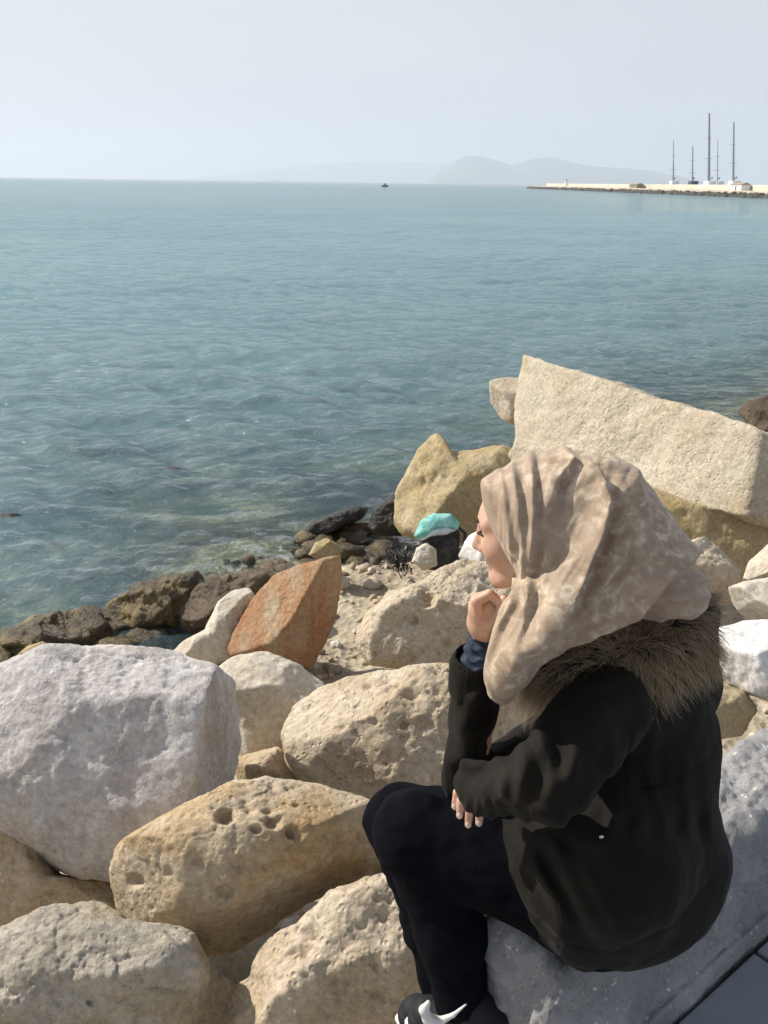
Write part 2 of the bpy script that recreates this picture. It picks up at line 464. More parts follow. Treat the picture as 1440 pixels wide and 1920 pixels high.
rock('large pale grey and white boulder at the left edge with a flat mauve face',
     [(-170, 1330), (-90, 1275), (0, 1250), (70, 1226), (140, 1216), (205, 1212), (310, 1218), (400, 1248), (440, 1282), (460, 1330), (463, 1400), (472, 1470), (440, 1560), (370, 1620), (300, 1650), (215, 1648), (130, 1628), (60, 1592), (-20, 1548), (-150, 1500), (-200, 1420)],
     2.95, .42, 'white', 11, p=3.2, facets=4, rough=.05, sub=7, pits=40, pitsize=.012, cuts=[((.05, .25, 1), .82), ((.85, .1, .6), .90), ((-.3, .8, .55), .9), ((-.8, .3, .6), .86)])
rock('long ochre boulder full of holes between the white boulder and the dark trousers',
     [(210, 1610), (225, 1580), (330, 1512), (430, 1470), (500, 1457), (560, 1463), (620, 1478), (690, 1500), (760, 1540), (760, 1600), (690, 1640), (620, 1668), (540, 1716), (480, 1760), (430, 1790), (385, 1790), (330, 1760), (260, 1750), (215, 1705)],
     2.35, .30, 'tan', 23, p=2.6, facets=6, rough=.06, sub=7, pits=120, pitsize=.012, cuts=[((.1, .75, .65), .86), ((-.1, -.45, .9), .9)],
     holes=[(425, 1538, 16), (508, 1548, 13), (545, 1565, 14), (262, 1650, 14), (425, 1668, 15), (480, 1560, 9)])
rock('grey-tan boulder in the bottom left corner with lichen streaks',
     [(-120, 1790), (0, 1742), (100, 1700), (180, 1694), (240, 1728), (330, 1737), (375, 1760), (394, 1810), (390, 1870), (370, 1935), (300, 2010), (150, 2060), (-120, 2060), (-170, 1900)],
     1.98, .28, 'grey', 31, p=2.8, facets=6, rough=.07, sub=7, pits=130, pitsize=.010, cuts=[((.0, .55, .8), .86)], holes=[(30, 1863, 10), (168, 1880, 8)])
rock('coarse sandy boulder at the bottom beside the lower legs',
     [(412, 1900), (440, 1850), (470, 1830), (478, 1780), (520, 1742), (590, 1702), (625, 1664), (700, 1640), (790, 1650), (850, 1750), (860, 1900), (820, 2010), (600, 2050), (415, 2010)],
     1.98, .24, 'sand', 44, p=2.9, facets=6, rough=.08, sub=7, pits=260, pitsize=.010, cuts=[((0, .45, .9), .86), ((-.2, -.5, .8), .9)])
rock('broad cream boulder pocked with small holes behind the raised elbow',
     [(528, 1372), (545, 1322), (600, 1290), (680, 1262), (760, 1256), (850, 1248), (950, 1262), (1030, 1350), (1030, 1500), (880, 1580), (720, 1575), (640, 1520), (580, 1478), (535, 1432), (520, 1400)],
     3.25, .42, 'sand', 52, p=2.8, facets=5, rough=.06, sub=7, pits=300, pitsize=.012, cuts=[((0, .6, .8), .82), ((-.5, .1, .8), .9)], holes=[(758, 1362, 9), (690, 1290, 8)])
rock('pale cream rock wedged behind the large white boulder',
     [(370, 1300), (400, 1255), (440, 1232), (500, 1222), (560, 1248), (615, 1288), (585, 1330), (540, 1380), (520, 1460), (470, 1480), (410, 1420)],
     3.75, .34, 'pale', 61, p=2.7, facets=6, rough=.06, pits=30, pitsize=.012, cuts=[((.1, .8, .6), .84), ((.3, -.5, .8), .85)])
rock('rust red and orange pointed rock standing by the water',
     [(422, 1232), (438, 1185), (470, 1125), (510, 1080), (570, 1058), (615, 1046), (638, 1040), (641, 1085), (632, 1145), (612, 1205), (585, 1252), (535, 1245), (480, 1225)],
     4.95, .30, 'red', 77, p=3.2, facets=3, rough=.04, cuts=[((-.55, .45, .7), .55), ((.45, -.05, .9), .72), ((.2, -.8, .5), .85)])
rock('pale wedge of rock leaning on the rust red rock',
     [(318, 1228), (345, 1200), (385, 1180), (408, 1130), (440, 1104), (468, 1100), (480, 1120), (452, 1180), (440, 1235), (385, 1252)],
     5.08, .22, 'pale', 81, p=3, facets=5, rough=.06, sub=6, cuts=[((.7, .1, .7), .7)])
rock('bumpy sandy boulder right of the rust red rock, just behind the propped hand',
     [(668, 1195), (690, 1150), (730, 1112), (790, 1090), (830, 1062), (870, 1048), (930, 1060), (985, 1110), (990, 1250), (860, 1268), (760, 1258), (690, 1245), (670, 1218)],
     4.6, .42, 'sand', 95, p=2.7, facets=5, rough=.09, sub=7, pits=120, pitsize=.022, cuts=[((-.1, .7, .7), .84)], holes=[(778, 1165, 9), (800, 1125, 18)])
rock('smooth pale stone between the turquoise bag and the face',
     [(858, 1045), (878, 1004), (915, 985), (965, 990), (985, 1040), (960, 1075), (885, 1075)], 5.5, .2, 'chalk', 101, facets=5, rough=.05, sub=5)
rock('tall tan boulder with a whitish peak behind the turquoise bag',
     [(738, 985), (745, 925), (765, 882), (782, 850), (803, 822), (820, 811), (838, 826), (850, 852), (885, 843), (942, 836), (990, 860), (1010, 960), (960, 1020), (880, 1015), (800, 1012), (752, 1003)],
     6.9, .5, 'ochre', 113, p=2.8, facets=4, rough=.06, pits=60, pitsize=.03, cuts=[((.25, -.35, .9), .74), ((-.4, .3, .8), .84)])

# the big tilted block: eight corners, rough faces
def slab():
    c = [at(976, 660, 7.1), at(1432, 806, 5.0), at(1388, 970, 4.8), at(935, 872, 6.75)]
    front = np.array(c)
    nrm = np.cross(front[1] - front[0], front[3] - front[0]); nrm /= np.linalg.norm(nrm)
    if nrm @ (CAM - front[0]) < 0: nrm = -nrm
    ax = front[1] - front[0]; L = np.linalg.norm(ax); ax /= L
    up = np.cross(nrm, ax); up = up if up[2] > 0 else -up
    H1 = (front[0] - front[3]) @ up; H2 = (front[1] - front[2]) @ up
    C = front.mean(0) - nrm * .31
    D, F = ico(7)
    # planes of the block, in (ax, up, nrm)
    hl = L / 2
    planes = []
    def pl(n, pt):
        n = np.array(n, float); n /= np.linalg.norm(n)
        q = pt - C; loc = np.array([q @ ax, q @ up, q @ nrm]); planes.append((n, loc @ n))
    T = .62
    pl((0, 0, 1), front[0]); pl((0.05, 0, -1), front[0] - nrm * T)
    # top edge through 0,1 ; bottom through 3,2
    def edge_plane(a, b, sgn):
        d = b - a; v = np.array([d @ ax, d @ up]); n = np.array([-v[1], v[0], 0]); n = n if n[1] * sgn > 0 else -n
        pl((n[0], n[1], -.0), a)
    edge_plane(front[0], front[1], 1); edge_plane(front[3], front[2], -1)
    def side(a, b, sgn, tilt):
        d = b - a; v = np.array([d @ ax, d @ up]); n = np.array([v[1], -v[0]]); n = n if n[0] * sgn > 0 else -n; n /= np.linalg.norm(n)
        pl((n[0], n[1], tilt), a)
    side(front[0], front[3], -1, .15); side(front[1] - ax * .02, front[2], 1, .42)
    k = .022
    rr = []
    for n, h in planes:
        q = D @ n; rr.append(np.where(q > .02, h / np.maximum(q, .02), 1e3))
    rr = np.array(rr); mn = rr.min(0); r = mn - k * np.log(np.exp(-(rr - mn) / k).sum(0))
    P = D * r[:, None]
    N = vnormals(P, F)
    d = .026 * fbm(P * 2.2 + 9, 5, 3) + .008 * fbm(P * 9, 6, 4, .6) + .003 * fbm(P * 40, 8, 2)
    bot = np.clip((-P[:, 1] / .4 - .35), 0, 1.2); d = d + bot * .06 * fbm(P * 5 + 3, 15, 3)
    P = P + N * d[:, None]
    # bitten corner under the upper left end
    Vw = P[:, :1] * ax + P[:, 1:2] * up + P[:, 2:3] * nrm
    px = proj(Vw + C)[0]
    bite = np.exp(-(((px[:, 0] - 935) / 34) ** 2 + ((px[:, 1] - 815) / 40) ** 2))
    Vw = Vw + bite[:, None] * (ax * .14)
    o = mesh_obj('stone_block', Vw, F, MAT['slab']); o.location = Vector(C)
    tag(o, 'huge tilted cream stone block with a flat face behind the headscarf', 'boulder')
slab()
rock('square cream stub of rock at the upper left end of the tilted block',
     [(918, 714), (948, 706), (1010, 712), (1022, 790), (976, 802), (940, 786), (920, 755)], 7.25, .24, 'slab', 131, p=3.4, facets=4, rough=.05, sub=5, cuts=[((.3, -.4, .8), .8)])
rock('brown shaded rock propping up the tilted block at the right edge',
     [(1190, 900), (1290, 940), (1400, 940), (1560, 930), (1560, 1080), (1440, 1090), (1310, 1075), (1230, 1040), (1180, 960)], 5.25, .4, 'ochre', 137, p=2.8, facets=6, rough=.07, sub=6)
rock('tan and white weathered stone just behind the headscarf',
     [(1255, 1040), (1295, 1012), (1322, 1003), (1350, 1030), (1387, 1072), (1385, 1120), (1330, 1150), (1260, 1130)], 3.7, .22, 'sand', 141, facets=6, rough=.08, sub=6, pits=40)
rock('small grey-cream stone at the right edge under the tilted block',
     [(1392, 1090), (1404, 1052), (1440, 1020), (1510, 1000), (1540, 1080), (1470, 1110), (1410, 1105)], 3.9, .2, 'pale', 149, facets=5, rough=.06, sub=6)
rock('cream flat stone at the right edge above the brightest white rock',
     [(1366, 1100), (1400, 1090), (1470, 1078), (1560, 1080), (1580, 1190), (1470, 1190), (1400, 1165), (1372, 1130)], 3.25, .26, 'pale', 151, facets=5, rough=.05, sub=6, cuts=[((0, .7, .7), .8)])
rock('brightest white smooth rock at the right edge beside the fur collar',
     [(1322, 1200), (1345, 1178), (1400, 1165), (1500, 1158), (1600, 1200), (1590, 1320), (1480, 1330), (1420, 1308), (1375, 1292), (1340, 1272)], 2.75, .28, 'chalk', 157, p=2.8, facets=5, rough=.05, sub=6, cuts=[((0, .7, .7), .8)])
rock('small olive-tan stone in shade below the brightest white rock',
     [(1310, 1280), (1345, 1270), (1400, 1300), (1420, 1330), (1390, 1380), (1320, 1390), (1290, 1340)], 2.62, .16, 'ochre', 163, facets=5, rough=.06, sub=5)
# dark wet rocks at the water line
rock('low algae covered wet rock at the far left waterline',
     [(-80, 1208), (0, 1188), (30, 1177), (60, 1162), (112, 1146), (152, 1142), (195, 1156), (215, 1185), (180, 1232), (60, 1252), (0, 1262), (-80, 1262)], 5.6, .34, 'wet', 171, p=2.5, facets=5, rough=.12, sub=6, detail=1.8)
rock('little mossy stone in front of the wet rocks above the white boulder',
     [(32, 1228), (50, 1212), (80, 1203), (102, 1214), (98, 1236), (68, 1250), (40, 1248)], 5.2, .1, 'ochre', 173, facets=4, rough=.06, sub=5)
rock('golden brown wet rock second from the left along the waterline',
     [(180, 1156), (210, 1124), (255, 1098), (325, 1076), (372, 1068), (392, 1096), (372, 1140), (345, 1180), (270, 1190), (200, 1180)], 6.0, .34, 'wet', 179, p=2.5, facets=5, rough=.13, sub=6, detail=1.8)
rock('brown wet rock behind the pale wedge at the waterline',
     [(330, 1134), (366, 1100), (420, 1080), (500, 1070), (540, 1084), (500, 1130), (420, 1190), (345, 1190)], 5.85, .34, 'wetbrown', 181, facets=5, rough=.1, sub=6, detail=1.5)
rock('flat dark wet rock awash behind the rust red rock',
     [(556, 1003), (586, 978), (630, 960), (668, 946), (692, 952), (680, 972), (640, 992), (604, 1010)], 7.75, .35, 'wetdark', 191, facets=4, rough=.1, sub=5, detail=1.4)
rock('black wet rock at the foot of the tall tan boulder',
     [(688, 990), (700, 955), (735, 926), (765, 930), (772, 975), (752, 1005), (712, 1006)], 7.25, .22, 'wetdark', 193, facets=5, rough=.08, sub=5)
rock('little yellow stone poking up behind the tip of the rust red rock',
     [(578, 1040), (592, 1016), (612, 1008), (632, 1020), (640, 1045), (610, 1056)], 6.4, .1, 'ochre', 197, facets=4, rough=.06, sub=5)
rock('dark rock in the water beyond the tilted block at the right edge',
     [(1382, 772), (1402, 752), (1440, 741), (1500, 745), (1540, 780), (1500, 830), (1420, 815)], 9.8, .5, 'wetbrown', 199, facets=5, rough=.08, sub=5)
rock('shadowed brown rock in the gap under the large white boulder',
     [(-80, 1520), (0, 1515), (60, 1580), (110, 1640), (210, 1650), (215, 1720), (100, 1740), (0, 1745), (-90, 1730)], 2.72, .26, 'tan', 211, facets=6, rough=.07, sub=6, pits=50)
rock('buried grey stone in the gap left of the coarse sandy boulder',
     [(360, 1800), (430, 1780), (500, 1790), (490, 1880), (420, 1960), (350, 1960)], 2.45, .16, 'grey', 223, facets=5, rough=.06, sub=5)
rock('buried tan stone between the cream boulder and the ochre holed boulder',
     [(440, 1420), (520, 1400), (580, 1450), (600, 1500), (520, 1520), (450, 1490)], 3.3, .2, 'tan', 227, facets=5, rough=.06, sub=5)

rock('dark rock just awash far out with water lapping over it',
     [(250, 889), (285, 880), (320, 875), (350, 879), (385, 888), (345, 897), (285, 897)], 9.75, .3, 'wetdark', 229, facets=3, rough=.08, sub=5)
rock('flat dark stone barely showing above the water at the left edge',
     [(-40, 972), (0, 962), (30, 962), (52, 970), (20, 982), (-40, 986)], 8.1, .25, 'wetdark', 233, facets=3, rough=.08, sub=5)
# ------------------------------------------------------------------ sea wall and pavement
LEDGE_Z = CAMZ - 1.44
PAVE_Z = CAMZ - 1.79
def seawall():
    Q0 = .985   # sea edge
    prof = []   # (q, z) from foot of the sea face over the top to the landward foot
    WD, HF = .19, CAMZ - 1.44 - PAVE_Z
    for z in np.linspace(-.75, -.05, 26): prof.append((Q0 + .03 - z * .10, z))
    for a in np.linspace(0, math.pi / 2, 7)[1:]: prof.append((Q0 - .02 + .05 * math.cos(a), -.05 + .05 * math.sin(a)))
    for q in np.linspace(Q0 - .03, Q0 - WD + .03, 34): prof.append((q, 0.0))
    for a in np.linspace(0, math.pi / 2, 6)[1:]: prof.append((Q0 - WD + .03 - .04 * math.sin(a), -.04 + .04 * math.cos(a)))
    for z in np.linspace(-.05, -HF + .07, 30): prof.append((Q0 - WD - .012 + z * .06, z))
    for q in np.linspace(.0, .012, 3): prof.append((Q0 - WD - .034 - q, -HF + .055))
    for z in np.linspace(.045, -.1, 6): prof.append((Q0 - WD - .05, -HF + z))
    pr = np.array(prof)
    S0 = 1.12
    S = np.concatenate([np.linspace(S0, 3.2, 300), np.linspace(3.25, 14, 60)])
    P = np.zeros((len(S), len(pr), 3))
    P[..., 0] = EN[0] * pr[None, :, 0] + EW[0] * S[:, None]
    P[..., 1] = EN[1] * pr[None, :, 0] + EW[1] * S[:, None]
    P[..., 2] = LEDGE_Z + pr[None, :, 1]
    cen = np.array([Q0 - .14, -.22]); caps = []
    for f in np.linspace(0, 1, 22)[:-1]:
        pc = cen + (pr - cen) * f; so = S0 - .05 * math.sqrt(max(0, 1 - (f ** 6)))
        caps.append(np.stack([EN[0] * pc[:, 0] + EW[0] * so, EN[1] * pc[:, 0] + EW[1] * so, LEDGE_Z + pc[:, 1]], 1))
    P = np.concatenate([np.array(caps), P])
    V = P.reshape(-1, 3)
    n, m = len(P), len(pr)
    i = np.arange(n - 1)[:, None] * m + np.arange(m - 1)[None]
    F = np.stack([i, i + m, i + m + 1, i + 1], -1).reshape(-1, 4)
    N = vnormals(V, F)
    if N[m * 60 + 45][2] < 0: F = F[:, ::-1]; N = -N
    qq = np.tile(pr[:, 0], n)
    sea_side = np.clip((qq - (Q0 - WD - .07)) / .06, .2, 1)
    d = sea_side * (.022 * fbm(V * 4, 71, 4, .6) + .010 * fbm(V * 17, 72, 3, .6) + .006 * fbm(V * 55, 73, 2))
    V = V + N * d[:, None]
    mt, nt, b = newmat('rough_concrete')
    g = nt.nodes.new('ShaderNodeNewGeometry'); v = g.outputs['Position']
    n1 = noise(nt, v, 6, 8, .65); r = ramp(nt, [(.3, (.20, .20, .205)), (.55, (.30, .30, .305)), (.75, (.40, .395, .39))]); nt.links.new(n1.outputs['Fac'], r.inputs[0])
    vo = nt.nodes.new('ShaderNodeTexVoronoi'); vo.inputs['Scale'].default_value = 60
    nw = noise(nt, v, 40, 3); wv_ = nt.nodes.new('ShaderNodeVectorMath'); wv_.operation = 'MULTIPLY_ADD'; nt.links.new(nw.outputs['Color'], wv_.inputs[0]); wv_.inputs[1].default_value = (.03, .03, .03); nt.links.new(v, wv_.inputs[2]); nt.links.new(wv_.outputs[0], vo.inputs['Vector'])
    sx = nt.nodes.new('ShaderNodeSeparateColor'); nt.links.new(vo.outputs['Color'], sx.inputs[0])
    a1 = mrange(nt, vo.outputs['Distance'], .20, .30, 1, 0); a2 = mrange(nt, sx.outputs[0], .72, 1.0, 0, .75)
    mu = nt.nodes.new('ShaderNodeMath'); mu.operation = 'MULTIPLY'; nt.links.new(a1, mu.inputs[0]); nt.links.new(a2, mu.inputs[1])
    col = mixc(nt, mu.outputs[0], r.outputs[0], (.78, .77, .74))
    n5 = noise(nt, v, 120, 3); col2 = mixc(nt, mrange(nt, n5.outputs['Fac'], .58, .66, 0, .6), col, (.12, .12, .125))
    nt.links.new(col2, b.inputs['Base Color']); b.inputs['Roughness'].default_value = .88
    bu = nt.nodes.new('ShaderNodeBump'); bu.inputs['Strength'].default_value = .7; bu.inputs['Distance'].default_value = .01
    n6 = noise(nt, v, 60, 6, .7); nt.links.new(n6.outputs['Fac'], bu.inputs['Height']); nt.links.new(bu.outputs[0], b.inputs['Normal'])
    o = mesh_obj('sea_wall', V, F, mt)
    tag(o, 'low rough grey concrete sea wall under the seated person', 'wall')
    # pavement behind: slabs with open joints
    base_m = plain('pavement_bed', (.05, .052, .056), .95, nscale=4)
    slab_m = plain('pavement_concrete', (.24, .26, .285), .85, nscale=5, namt=.14, bump=.5, bscale=150)
    q1 = Q0 - WD - .065
    c = [(q1 + .02, -8), (q1 + .02, 14), (q1 - 7, 14), (q1 - 7, -8)]
    Vb = [(EN[0] * q + EW[0] * s_, EN[1] * q + EW[1] * s_, PAVE_Z - .03) for q, s_ in c]
    pv = mesh_obj('pavement', Vb, [(0, 1, 2, 3)], base_m, smooth=False); tag(pv, 'blue-grey paved promenade behind the sea wall', 'pavement', kind='structure')
    def boxq(qa, qb, sa, sb):
        bm = bmesh.new(); vs = []
        for z in (PAVE_Z - .028, PAVE_Z):
            for q, s_ in ((qa, sa), (qb, sa), (qb, sb), (qa, sb)):
                vs.append(bm.verts.new((EN[0] * q + EW[0] * s_, EN[1] * q + EW[1] * s_, z)))
        for f in ((0, 1, 2, 3), (4, 7, 6, 5), (0, 4, 5, 1), (1, 5, 6, 2), (2, 6, 7, 3), (3, 7, 4, 0)): bm.faces.new([vs[k] for k in f])
        bmesh.ops.recalc_face_normals(bm, faces=bm.faces)
        bmesh.ops.bevel(bm, geom=bm.edges[:], offset=.006, segments=2, affect='EDGES', profile=.7)
        me = bpy.data.meshes.new('paving_slab'); bm.to_mesh(me); bm.free(); me.materials.append(slab_m)
        ob = bpy.data.objects.new('paving_slab', me); COL.objects.link(ob); ob.parent = pv
    for row in range(4):
        for k in range(-3, 6):
            boxq(q1 - row * .62, q1 - row * .62 - .605, k * .9 + (row % 2) * .45, k * .9 + .885 + (row % 2) * .45)
seawall()

# ------------------------------------------------------------------ solids from distance fields (figure and clothing)
class SDF:
    def __init__(s): s.ops = []
    def cone(s, a, b, ra, rb, k=.02, sub=False): s.ops.append(('c', np.array(a, float), np.array(b, float), ra, rb, k, sub)); return s
    def ball(s, a, r, k=.02, sub=False): return s.cone(a, np.asarray(a) + [0, 0, 1e-4], r, r, k, sub)
    def ell(s, c, axes, rad, k=.02, sub=False): s.ops.append(('e', np.array(c, float), np.array(axes, float), np.array(rad, float), None, k, sub)); return s
    def chain(s, pts, rad, k=.01):
        for i in range(len(pts) - 1): s.cone(pts[i], pts[i + 1], rad[i], rad[i + 1], k)
        return s
    def ev(s, P):
        d = np.full(len(P), 1e3, dtype=np.float64)
        Pall, dall = P, d
        for op in s.ops:
            if op[0] == 'c': mid = (op[1] + op[2]) / 2; R_ = np.linalg.norm(op[2] - op[1]) / 2 + max(op[3], op[4]) + .09
            else: mid = op[1]; R_ = op[3].max() + .09
            dv = Pall - mid; sel = np.nonzero((dv * dv).sum(1) < R_ * R_)[0]
            if not len(sel): continue
            P = Pall[sel]; d = dall[sel]
            if op[0] == 'c':
                _, a, b, ra, rb, k, sub = op
                ba = b - a; L2 = ba @ ba
                t = np.clip(((P - a) @ ba) / L2, 0, 1)
                e = np.linalg.norm(P - a - t[:, None] * ba, axis=1) - (ra + t * (rb - ra))
            else:
                _, c, ax, rad, _, k, sub = op
                q = (P - c) @ ax.T
                k0 = np.linalg.norm(q / rad, axis=1); k1 = np.linalg.norm(q / rad ** 2, axis=1)
                e = k0 * (k0 - 1) / (k1 + 1e-9)
            if sub:
                h = np.clip(.5 - .5 * (d + e) / k, 0, 1); d = d * (1 - h) - e * h + k * h * (1 - h)
            else:
                h = np.clip(.5 + .5 * (e - d) / k, 0, 1); d = d * h + e * (1 - h) - k * h * (1 - h)
            dall[sel] = d
        return dall
    def bounds(s, pad):
        lo = np.full(3, 1e9); hi = -lo
        for op in s.ops:
            if op[-1]: continue
            if op[0] == 'c':
                for p, r in ((op[1], op[3]), (op[2], op[4])): lo = np.minimum(lo, p - r); hi = np.maximum(hi, p + r)
            else:
                r = op[3].max(); lo = np.minimum(lo, op[1] - r); hi = np.maximum(hi, op[1] + r)
        return lo - pad, hi + pad
    def mesh(s, h, warp=None):
        lo, hi = s.bounds(.03)
        B = 8
        n = (np.ceil((hi - lo) / h / B).astype(int) + 1) * B
        nb = n // B
        I = np.stack(np.meshgrid(*[np.arange(k) for k in nb], indexing='ij'), -1).reshape(-1, 3)
        cen = lo + (I * B + B / 2) * h
        f = s.ev(cen)
        act = np.abs(f) < B * h * .87 * 1.25 + .008
        vol = np.empty(n, dtype=np.float32)
        v6 = vol.reshape(nb[0], B, nb[1], B, nb[2], B)
        v6[...] = f.reshape(nb)[:, None, :, None, :, None]
        loc = np.stack(np.meshgrid(*[np.arange(B)] * 3, indexing='ij'), -1).reshape(-1, 3)
        A = I[act]
        for c0 in range(0, len(A), 1200):
            a = A[c0:c0 + 1200]
            g = (a[:, None, :] * B + loc[None]).reshape(-1, 3)
            P = lo + g * h
            d = s.ev(P)
            if warp is not None: d = d + warp(P)
            vol[g[:, 0], g[:, 1], g[:, 2]] = d
        return surface_nets(vol, lo, h)

def surface_nets(vol, lo, h):
    sg = vol < 0
    nx, ny, nz = vol.shape
    c = np.zeros((nx - 1, ny - 1, nz - 1), dtype=np.int8)
    for dx in (0, 1):
        for dy in (0, 1):
            for dz in (0, 1): c += sg[dx:nx - 1 + dx, dy:ny - 1 + dy, dz:nz - 1 + dz]
    I = np.argwhere((c > 0) & (c < 8))
    idx = np.full(c.shape, -1, dtype=np.int32); idx[I[:, 0], I[:, 1], I[:, 2]] = np.arange(len(I))
    cor = [(dx, dy, dz) for dx in (0, 1) for dy in (0, 1) for dz in (0, 1)]
    val = [vol[I[:, 0] + a, I[:, 1] + b, I[:, 2] + e] for a, b, e in cor]
    pos = np.zeros((len(I), 3)); cnt = np.zeros(len(I))
    for a in range(8):
        for b in range(a + 1, 8):
            if sum(abs(cor[a][k] - cor[b][k]) for k in range(3)) != 1: continue
            m = (val[a] < 0) != (val[b] < 0)
            t = val[a][m] / (val[a][m] - val[b][m])
            ca, cb = np.array(cor[a]), np.array(cor[b])
            pos[m] += ca + t[:, None] * (cb - ca); cnt[m] += 1
    V = lo + (I + pos / cnt[:, None]) * h
    Q = []
    for ax in range(3):
        b1, b2 = (ax + 1) % 3, (ax + 2) % 3
        sl0 = [slice(None)] * 3; sl1 = [slice(None)] * 3
        sl0[ax] = slice(0, -1); sl1[ax] = slice(1, None)
        ch = np.argwhere(sg[tuple(sl0)] != sg[tuple(sl1)])
        ch = ch[(ch[:, b1] > 0) & (ch[:, b2] > 0) & (ch[:, b1] < vol.shape[b1] - 1) & (ch[:, b2] < vol.shape[b2] - 1)]
        ins = sg[ch[:, 0], ch[:, 1], ch[:, 2]]
        def cell(d1, d2):
            q = ch.copy(); q[:, b1] -= d1; q[:, b2] -= d2; return idx[q[:, 0], q[:, 1], q[:, 2]]
        q = np.stack([cell(1, 1), cell(0, 1), cell(0, 0), cell(1, 0)], 1)
        q[~ins] = q[~ins][:, ::-1]
        Q.append(q)
    return V, np.concatenate(Q)

def qtri(F): return np.concatenate([F[:, [0, 1, 2]], F[:, [0, 2, 3]]])

# ------------------------------------------------------------------ the woman
def polydist(px, pl):
    best = np.full(len(px), 1e9); tt = np.zeros(len(px)); n = len(pl) - 1
    for k in range(n):
        a, b = np.array(pl[k], float), np.array(pl[k + 1], float); e = b - a
        t = np.clip(((px - a) @ e) / (e @ e), 0, 1)
        d = np.linalg.norm(px - a - t[:, None] * e, axis=1)
        m = d < best; best[m] = d[m]; tt[m] = (k + t[m]) / n
    return best, tt
def cloth_mat(name, col, col2, nscale, rough=.85, bump=.25, bscale=320, wr=0., spec=.2, sheen=.0):
    m, nt, b = newmat(name); v = objvec(nt)
    n = noise(nt, v, nscale, 4, .6, .6)
    r = ramp(nt, [(.38, col), (.62, col2)]); nt.links.new(n.outputs['Fac'], r.inputs[0])
    nt.links.new(r.outputs[0], b.inputs['Base Color']); b.inputs['Roughness'].default_value = rough
    b.inputs['Specular IOR Level'].default_value = spec
    b.inputs['Sheen Weight'].default_value = sheen; b.inputs['Sheen Roughness'].default_value = .4
    w_ = noise(nt, v, bscale, 2)
    bu = nt.nodes.new('ShaderNodeBump'); bu.inputs['Strength'].default_value = bump; bu.inputs['Distance'].default_value = .001
    nt.links.new(w_.outputs['Fac'], bu.inputs['Height'])
    last = bu
    if wr:
        mpn = nt.nodes.new('ShaderNodeMapping'); mpn.inputs['Scale'].default_value = (1, 1, .35); mpn.inputs['Rotation'].default_value = (0, .5, 0)
        nt.links.new(v, mpn.inputs[0])
        n2 = noise(nt, mpn.outputs[0], 14, 4, .5, .8)
        b2 = nt.nodes.new('ShaderNodeBump'); b2.inputs['Strength'].default_value = wr; b2.inputs['Distance'].default_value = .03
        nt.links.new(n2.outputs['Fac'], b2.inputs['Height']); nt.links.new(bu.outputs[0], b2.inputs['Normal']); last = b2
    nt.links.new(last.outputs[0], b.inputs['Normal'])
    return m

skin, nts, bs = newmat('skin')
_n = noise(nts, objvec(nts), 60, 4); _r = ramp(nts, [(.3, (.50, .29, .20)), (.7, (.60, .37, .27))]); nts.links.new(_n.outputs['Fac'], _r.inputs[0])
nts.links.new(_r.outputs[0], bs.inputs['Base Color']); bs.inputs['Roughness'].default_value = .5
bs.inputs['Subsurface Weight'].default_value = .12; bs.inputs['Subsurface Radius'].default_value = (.01, .004, .002); bs.inputs['Subsurface Scale'].default_value = .5
coat_m = cloth_mat('parka_cloth', (.0058, .005, .0038), (.0115, .0094, .0066), 7, rough=.85, wr=.35, sheen=.03)
trouser_m = cloth_mat('trouser_cloth', (.0022, .0026, .0048), (.0040, .0045, .0075), 6, rough=.95, wr=.2, spec=.08)
denim_m = cloth_mat('denim_cuff', (.014, .022, .038), (.05, .07, .10), 40, rough=.85)
dark_m = cloth_mat('hood_lining', (.008, .009, .012), (.014, .015, .018), 10)
nail_m = plain('nail', (.72, .55, .48), .35, .5)
hair_m = plain('lash', (.015, .01, .008), .6)
shoe_m = plain('shoe_black', (.012, .013, .016), .7, nscale=30)
rubber_m = plain('shoe_white', (.66, .65, .62), .6, nscale=40)

Wm = empty('person', atz(840, 1930, CAMZ - 1.72))
tag(Wm, 'person in dark parka and beige headscarf seated on the wall, chin on hand', 'person')

HC = at(998, 972, 1.47); _a = math.radians(22); _p = math.radians(17); HS = .93
hf = np.array([-math.cos(_a) * math.cos(_p), math.sin(_a) * math.cos(_p), -math.sin(_p)])
hl = np.cross([0, 0, 1.], hf); hl /= np.linalg.norm(hl)          # her left, towards the camera
hu = np.cross(hf, hl)
AX = np.array([hf, hl, hu])
def H(f, l, u): return HC + HS * (f * hf + l * hl + u * hu)

body = SDF()
body.ell(H(.005, 0, .012), AX, HS * np.array([.085, .066, .072]))
body.ell(H(.052, 0, -.03), AX, HS * np.array([.058, .058, .088]), .03)
for sgn in (-1, 1):
    body.cone(H(.02, .05 * sgn, -.08), H(.085, .014 * sgn, -.112), .022, .017, .02)
    body.ball(H(.066, .036 * sgn, -.04), .027, .02)
    body.ball(H(.104, .033 * sgn, -.006), .015, .012, True)
    body.ball(H(.082, .031 * sgn, -.010), .0125, .003)
    body.cone(H(.084, .018 * sgn, .013), H(.074, .045 * sgn, .014), .010, .009, .015)
    body.ball(H(.110, .010 * sgn, -.046), .0075, .008)
body.cone(H(.094, 0, .006), H(.124, 0, -.038), .008, .0095, .012)
body.cone(H(.101, -.015, -.066), H(.101, .015, -.066), .0075, .0075, .006)
body.cone(H(.098, -.013, -.079), H(.098, .013, -.079), .008, .008, .006)
body.ball(H(.094, 0, -.106), .016, .018)
